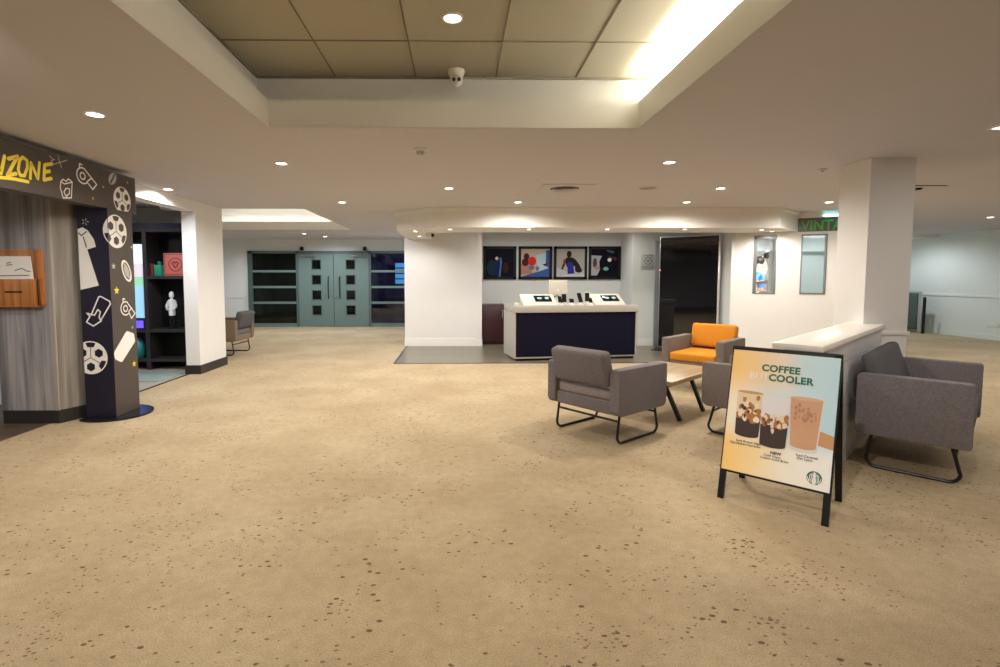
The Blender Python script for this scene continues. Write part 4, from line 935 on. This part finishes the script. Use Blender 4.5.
def phone(x, y, h, w, lean, lb, body, grp='handsets on the desk'):
    t = empty('phone_stand', lb, 'phone', onD(x, y), DA+lean, grp)
    m = MB(); m.box(-.05, .05, -.05, .05, 0, .03, .006); m.lathe([(.022, .03), (.016, .08), (0, .09)], n=12); m.build('stand', W['plastic'], t)
    M = Matrix.Translation((0, -.02, .05)) @ Matrix.Rotation(-.35, 4, 'X')
    m = MB(); m.box(-w/2, w/2, -.006, .006, 0, h, .005, M=M); p = m.build('handset', body, t)
    m = MB(); m.box(-w/2+.006, w/2-.006, -.0075, -.006, .01, h-.01, M=M); m.build('screen', W['screen'], p, False)
phone(.85, .20, .11, .07, .2, 'small dark handset on a white stand, leftmost on the desk', W['black'])
phone(.96, .30, .15, .08, -.25, 'dark handset on a white stand before the cream monitor', W['black'])
phone(1.03, .13, .07, .09, .3, 'low dark handset nearest the desk edge, right of the left stand', W['black'])
phone(1.21, .18, .17, .10, .5, 'large black tablet leaning at the middle of the desk', W['black'])
phone(1.375, .28, .18, .09, -.3, 'handset with a white back on a stand beside the black tablet', W['plastic'])
phone(1.36, .10, .08, .06, .1, 'small handset beside the right cream stand', W['black'])
t = empty('headphones', 'dark headphones on the desk in front of the cream monitor', 'headphones', onD(.88, .44), DA)
m = MB(); m.tube([(.075*math.cos(a*PI/10), 0, .07+.085*math.sin(a*PI/10)) for a in range(11)], .008); m.build('band', W['black'], t)
for s in (-1, 1):
    m = MB(); m.ell((s*.075, 0, .05), (.022, .035, .045)); m.build('ear_cup', W['black'], t)
m = MB(); m.box(-.04, .04, -.03, .03, 0, .05, .006); q_ = tag(m.build('card_block', W['creamboard']), 'small cream card block on the desk left of the sloping stand', 'card'); q_.location = onD(.08, .20); q_.rotation_euler = (0, 0, DA)
t = empty('notice', 'grey square notice with a ring symbol on the wall left of the black screen', 'notice', (3.89, 10.65, 1.73))
m = MB(); m.box(-.15, .15, -.012, 0, -.15, .15, .002); n_ = m.build('plate', W['slategrey'], t)
f = Flat((0, -.012, .02), (1, 0, 0), (0, 0, 1), (0, -1, 0)); f.line([(.07*math.cos(i*PI/12), .07*math.sin(i*PI/12)) for i in range(25)], .014); f.disc((0, 0), .022, .003); f.line([(-.10, -.125), (.10, -.125)], .016); f.line([(-.08, .115), (.10, .115)], .012); f.build('symbol', plain('print_slate', (.20, .22, .24), .6), n_)

# tall screen totem
pL, pR = Vector((3.905, 10.06, 0)), Vector((4.775, 9.45, 0)); dT = (pR-pL); LW = dT.length; aT = math.atan2(dT.y, dT.x)
t = empty('screen_totem', 'tall black display screen in a silver frame between niche and windows', 'screen', (pL.x, pL.y, 0), aT)
m = MB(); m.box(0, LW, 0, .06, .06, 2.195, .004); m.build('silver_frame', W['silver'], t)
m = MB(); m.box(.010, LW-.03, -.006, 0, .075, 2.17); m.build('screen', W['screen'], t, False)
m = MB(); m.box(.010, LW-.03, -.0075, -.006, .27, .275); m.build('seam', W['inkgrey'], t, False)
m = MB(); m.box(-.08, LW+.0, -.20, .25, 0, .014, .004); m.box(.15, LW-.15, .0, .05, .014, .07); m.build('base_plate', W['black'], t)
m = MB(); m.ell((.012, -.004, 1.55), (.012, .008, .012)); m.build('indicator_lamp', emis('red_led', (1, .25, .12), 2.), t)

# sign over the right window
ssa, ssb = sga, SE
t = empty('fascia_sign', 'grey lettered sign panel with green capitals above the right window', 'sign', BO, math.atan2(bd.y, bd.x))
m = MB(); m.box(ssa, ssb, .03, .06, 2.18, 2.41); sp_ = m.build('panel', W['signglass'], t, False)
text('lettering', 'VINTA', .235, W['signgreen'], sp_, Matrix.Translation((ssa+.05, .028, 2.205)) @ Matrix(((1, 0, 0, 0), (0, 0, -1, 0), (0, 1, 0, 0), (0, 0, 0, 1))), .004, 'LEFT', .85)
m = MB(); m.box(ssa+.36, ssb, -.02, .0, 2.425, 2.445); t = tag(m.build('led_strip', W['cyan'], None, False), 'cyan glowing light strip above the green lettered sign', 'light strip'); t.matrix_basis = MBW
# gate / glass screen and socket at the far right wall
t = empty('glass_gate', 'low dark glass gate with steel posts by the far right wall', 'gate', (11.7, 12.97, 0))
m = MB(); m.box(-.012, .012, .06, .75, .08, 1.02); m.build('glass_panel', W['glassgreen'], t, False)
m = MB(); m.box(-.02, .02, .0, .06, 0, 1.06); m.box(-.02, .02, .75, .80, 0, 1.06); m.box(-.02, .02, .05, .76, 1.02, 1.06); m.build('frame', W['steel'], t, False)
m = MB(); m.box(-.02, .02, -.12, -.07, 0, .92); m.build('post', W['black'], t, False)
m = MB(); m.box(-.018, .0, .10, .7, .12, .95); m.build('dark_backing', W['frame_dark'], t, False)
t = empty('wall_socket', 'white double socket on the far right wall above the skirting', 'socket', (XR-.001, 11.55, .34))
m = MB(); m.box(-.012, 0, -.13, .13, -.05, .05, .003); m.build('plate', W['plastic'], t); m = MB(); m.box(-.016, -.011, -.09, -.05, -.012, .012); m.box(-.016, -.011, .05, .09, -.012, .012); m.build('switch', W['white'], t, False)

# ------------------------------------------------------------------ two people seen through the left window
def skinmesh(name, pts, edges, rad, mat, parent=None):
    me = bpy.data.meshes.new(name); me.from_pydata(pts, edges, []); me.materials.append(mat)
    o = bpy.data.objects.new(name, me); COL.objects.link(o)
    sk = o.modifiers.new('skin', 'SKIN'); sk.use_smooth_shade = True
    for v, r in zip(me.skin_vertices[0].data, rad): v.radius = (r, r*.85)
    me.skin_vertices[0].data[0].use_root = True
    ss = o.modifiers.new('sub', 'SUBSURF'); ss.levels = 2; ss.render_levels = 2
    dg = bpy.context.evaluated_depsgraph_get(); m2 = bpy.data.meshes.new_from_object(o.evaluated_get(dg)); m2.name = name
    bpy.data.objects.remove(o)
    o = bpy.data.objects.new(name, m2); COL.objects.link(o)
    if parent is not None: o.parent = parent
    return o
def person(label, loc, rz, shirt, trouser, bow, lift):
    t = empty('person', label, 'person', loc, rz)
    J = [(0, 0, .92), (0, 0, 1.15), (0, .01, 1.36), (0, .03+bow, 1.47), (0, .06+bow*1.6, 1.55), (0, .08+bow*1.9, 1.68),
         (-.18, 0, 1.38), (-.23, .06, 1.12), (-.20, .26, 1.05+lift), (-.19, .33, 1.05+lift), (.18, 0, 1.38), (.23, .06, 1.12), (.20, .26, 1.05+lift), (.19, .33, 1.05+lift),
         (-.09, 0, .84), (-.10, .02, .47), (-.10, 0, .08), (-.11, .12, .04), (.09, 0, .84), (.10, .02, .47), (.10, 0, .08), (.11, .12, .04)]
    E = [(0, 1), (1, 2), (2, 3), (3, 4), (4, 5), (2, 6), (6, 7), (7, 8), (8, 9), (2, 10), (10, 11), (11, 12), (12, 13), (0, 14), (14, 15), (15, 16), (16, 17), (0, 18), (18, 19), (19, 20), (20, 21)]
    Rr = [.13, .12, .12, .06, .075, .085, .06, .045, .035, .035, .06, .045, .035, .035, .085, .06, .045, .04, .085, .06, .045, .04]
    skinmesh('body', J, E, Rr, W['skin'], t)
    S = [0, 1, 2, 6, 7, 10, 11]; mp = {0: 0, 1: 1, 2: 2, 6: 3, 7: 4, 10: 5, 11: 6}
    skinmesh('shirt', [J[i] for i in S], [(0, 1), (1, 2), (2, 3), (3, 4), (2, 5), (5, 6)], [.16, .155, .155, .085, .065, .085, .065], shirt, t)
    skinmesh('trousers', [J[0], J[14], J[15], J[16], J[18], J[19], J[20]], [(0, 1), (1, 2), (2, 3), (0, 4), (4, 5), (5, 6)], [.155, .11, .085, .07, .11, .085, .07], trouser, t)
    h = Vector(J[5]); m = MB(); m.ell((h.x, h.y-.015, h.z+.02), (.098, .108, .112), 16); m.build('hair', W['hair'], t)
    m = MB()
    for s in (-1, 1): m.ell((h.x+s*.032, h.y+.098, h.z-.01), (.010, .008, .007), 8)
    m.build('eyes', W['black'], t); m = MB(); m.ell((h.x, h.y+.105, h.z-.035), (.014, .02, .022), 8); m.build('nose', W['skin'], t)
    return t
person('person in a blue shirt, back turned, seen through the left window', (7.27, 12.3, .20), .35, W['blueshirt'], W['greytrouser'], .03, .03).scale = (.95, .95, .95)
person('dark-haired person in a cream shirt at the right edge of the left window', (6.83, 11.25, .20), .9, W['creamshirt'], W['creamshirt'], .0, .05)

# ------------------------------------------------------------------ world, camera, view
w = bpy.data.worlds.new('world'); scene.world = w; w.use_nodes = True
w.node_tree.nodes['Background'].inputs[0].default_value = (.9, .95, 1, 1); w.node_tree.nodes['Background'].inputs[1].default_value = .02
cam = bpy.data.cameras.new('camera'); co = bpy.data.objects.new('camera', cam); COL.objects.link(co); scene.camera = co
co.location = (0, 0, 1.4); co.rotation_euler = (math.radians(90-3.8506), 0, math.radians(-.7695))
cam.sensor_width = 36; cam.lens = 520*36/1000; cam.shift_x = .035; cam.shift_y = -.0205; cam.clip_start = .05
vs = scene.view_settings; vs.view_transform = 'Standard'; vs.look = 'None'; vs.exposure = .14; vs.gamma = 1.; vs.use_curve_mapping = False
try:
    scene.cycles.max_bounces = 10; scene.cycles.diffuse_bounces = 6; scene.cycles.transparent_max_bounces = 12; scene.cycles.use_denoising = True; scene.cycles.sample_clamp_indirect = 6
except Exception: pass
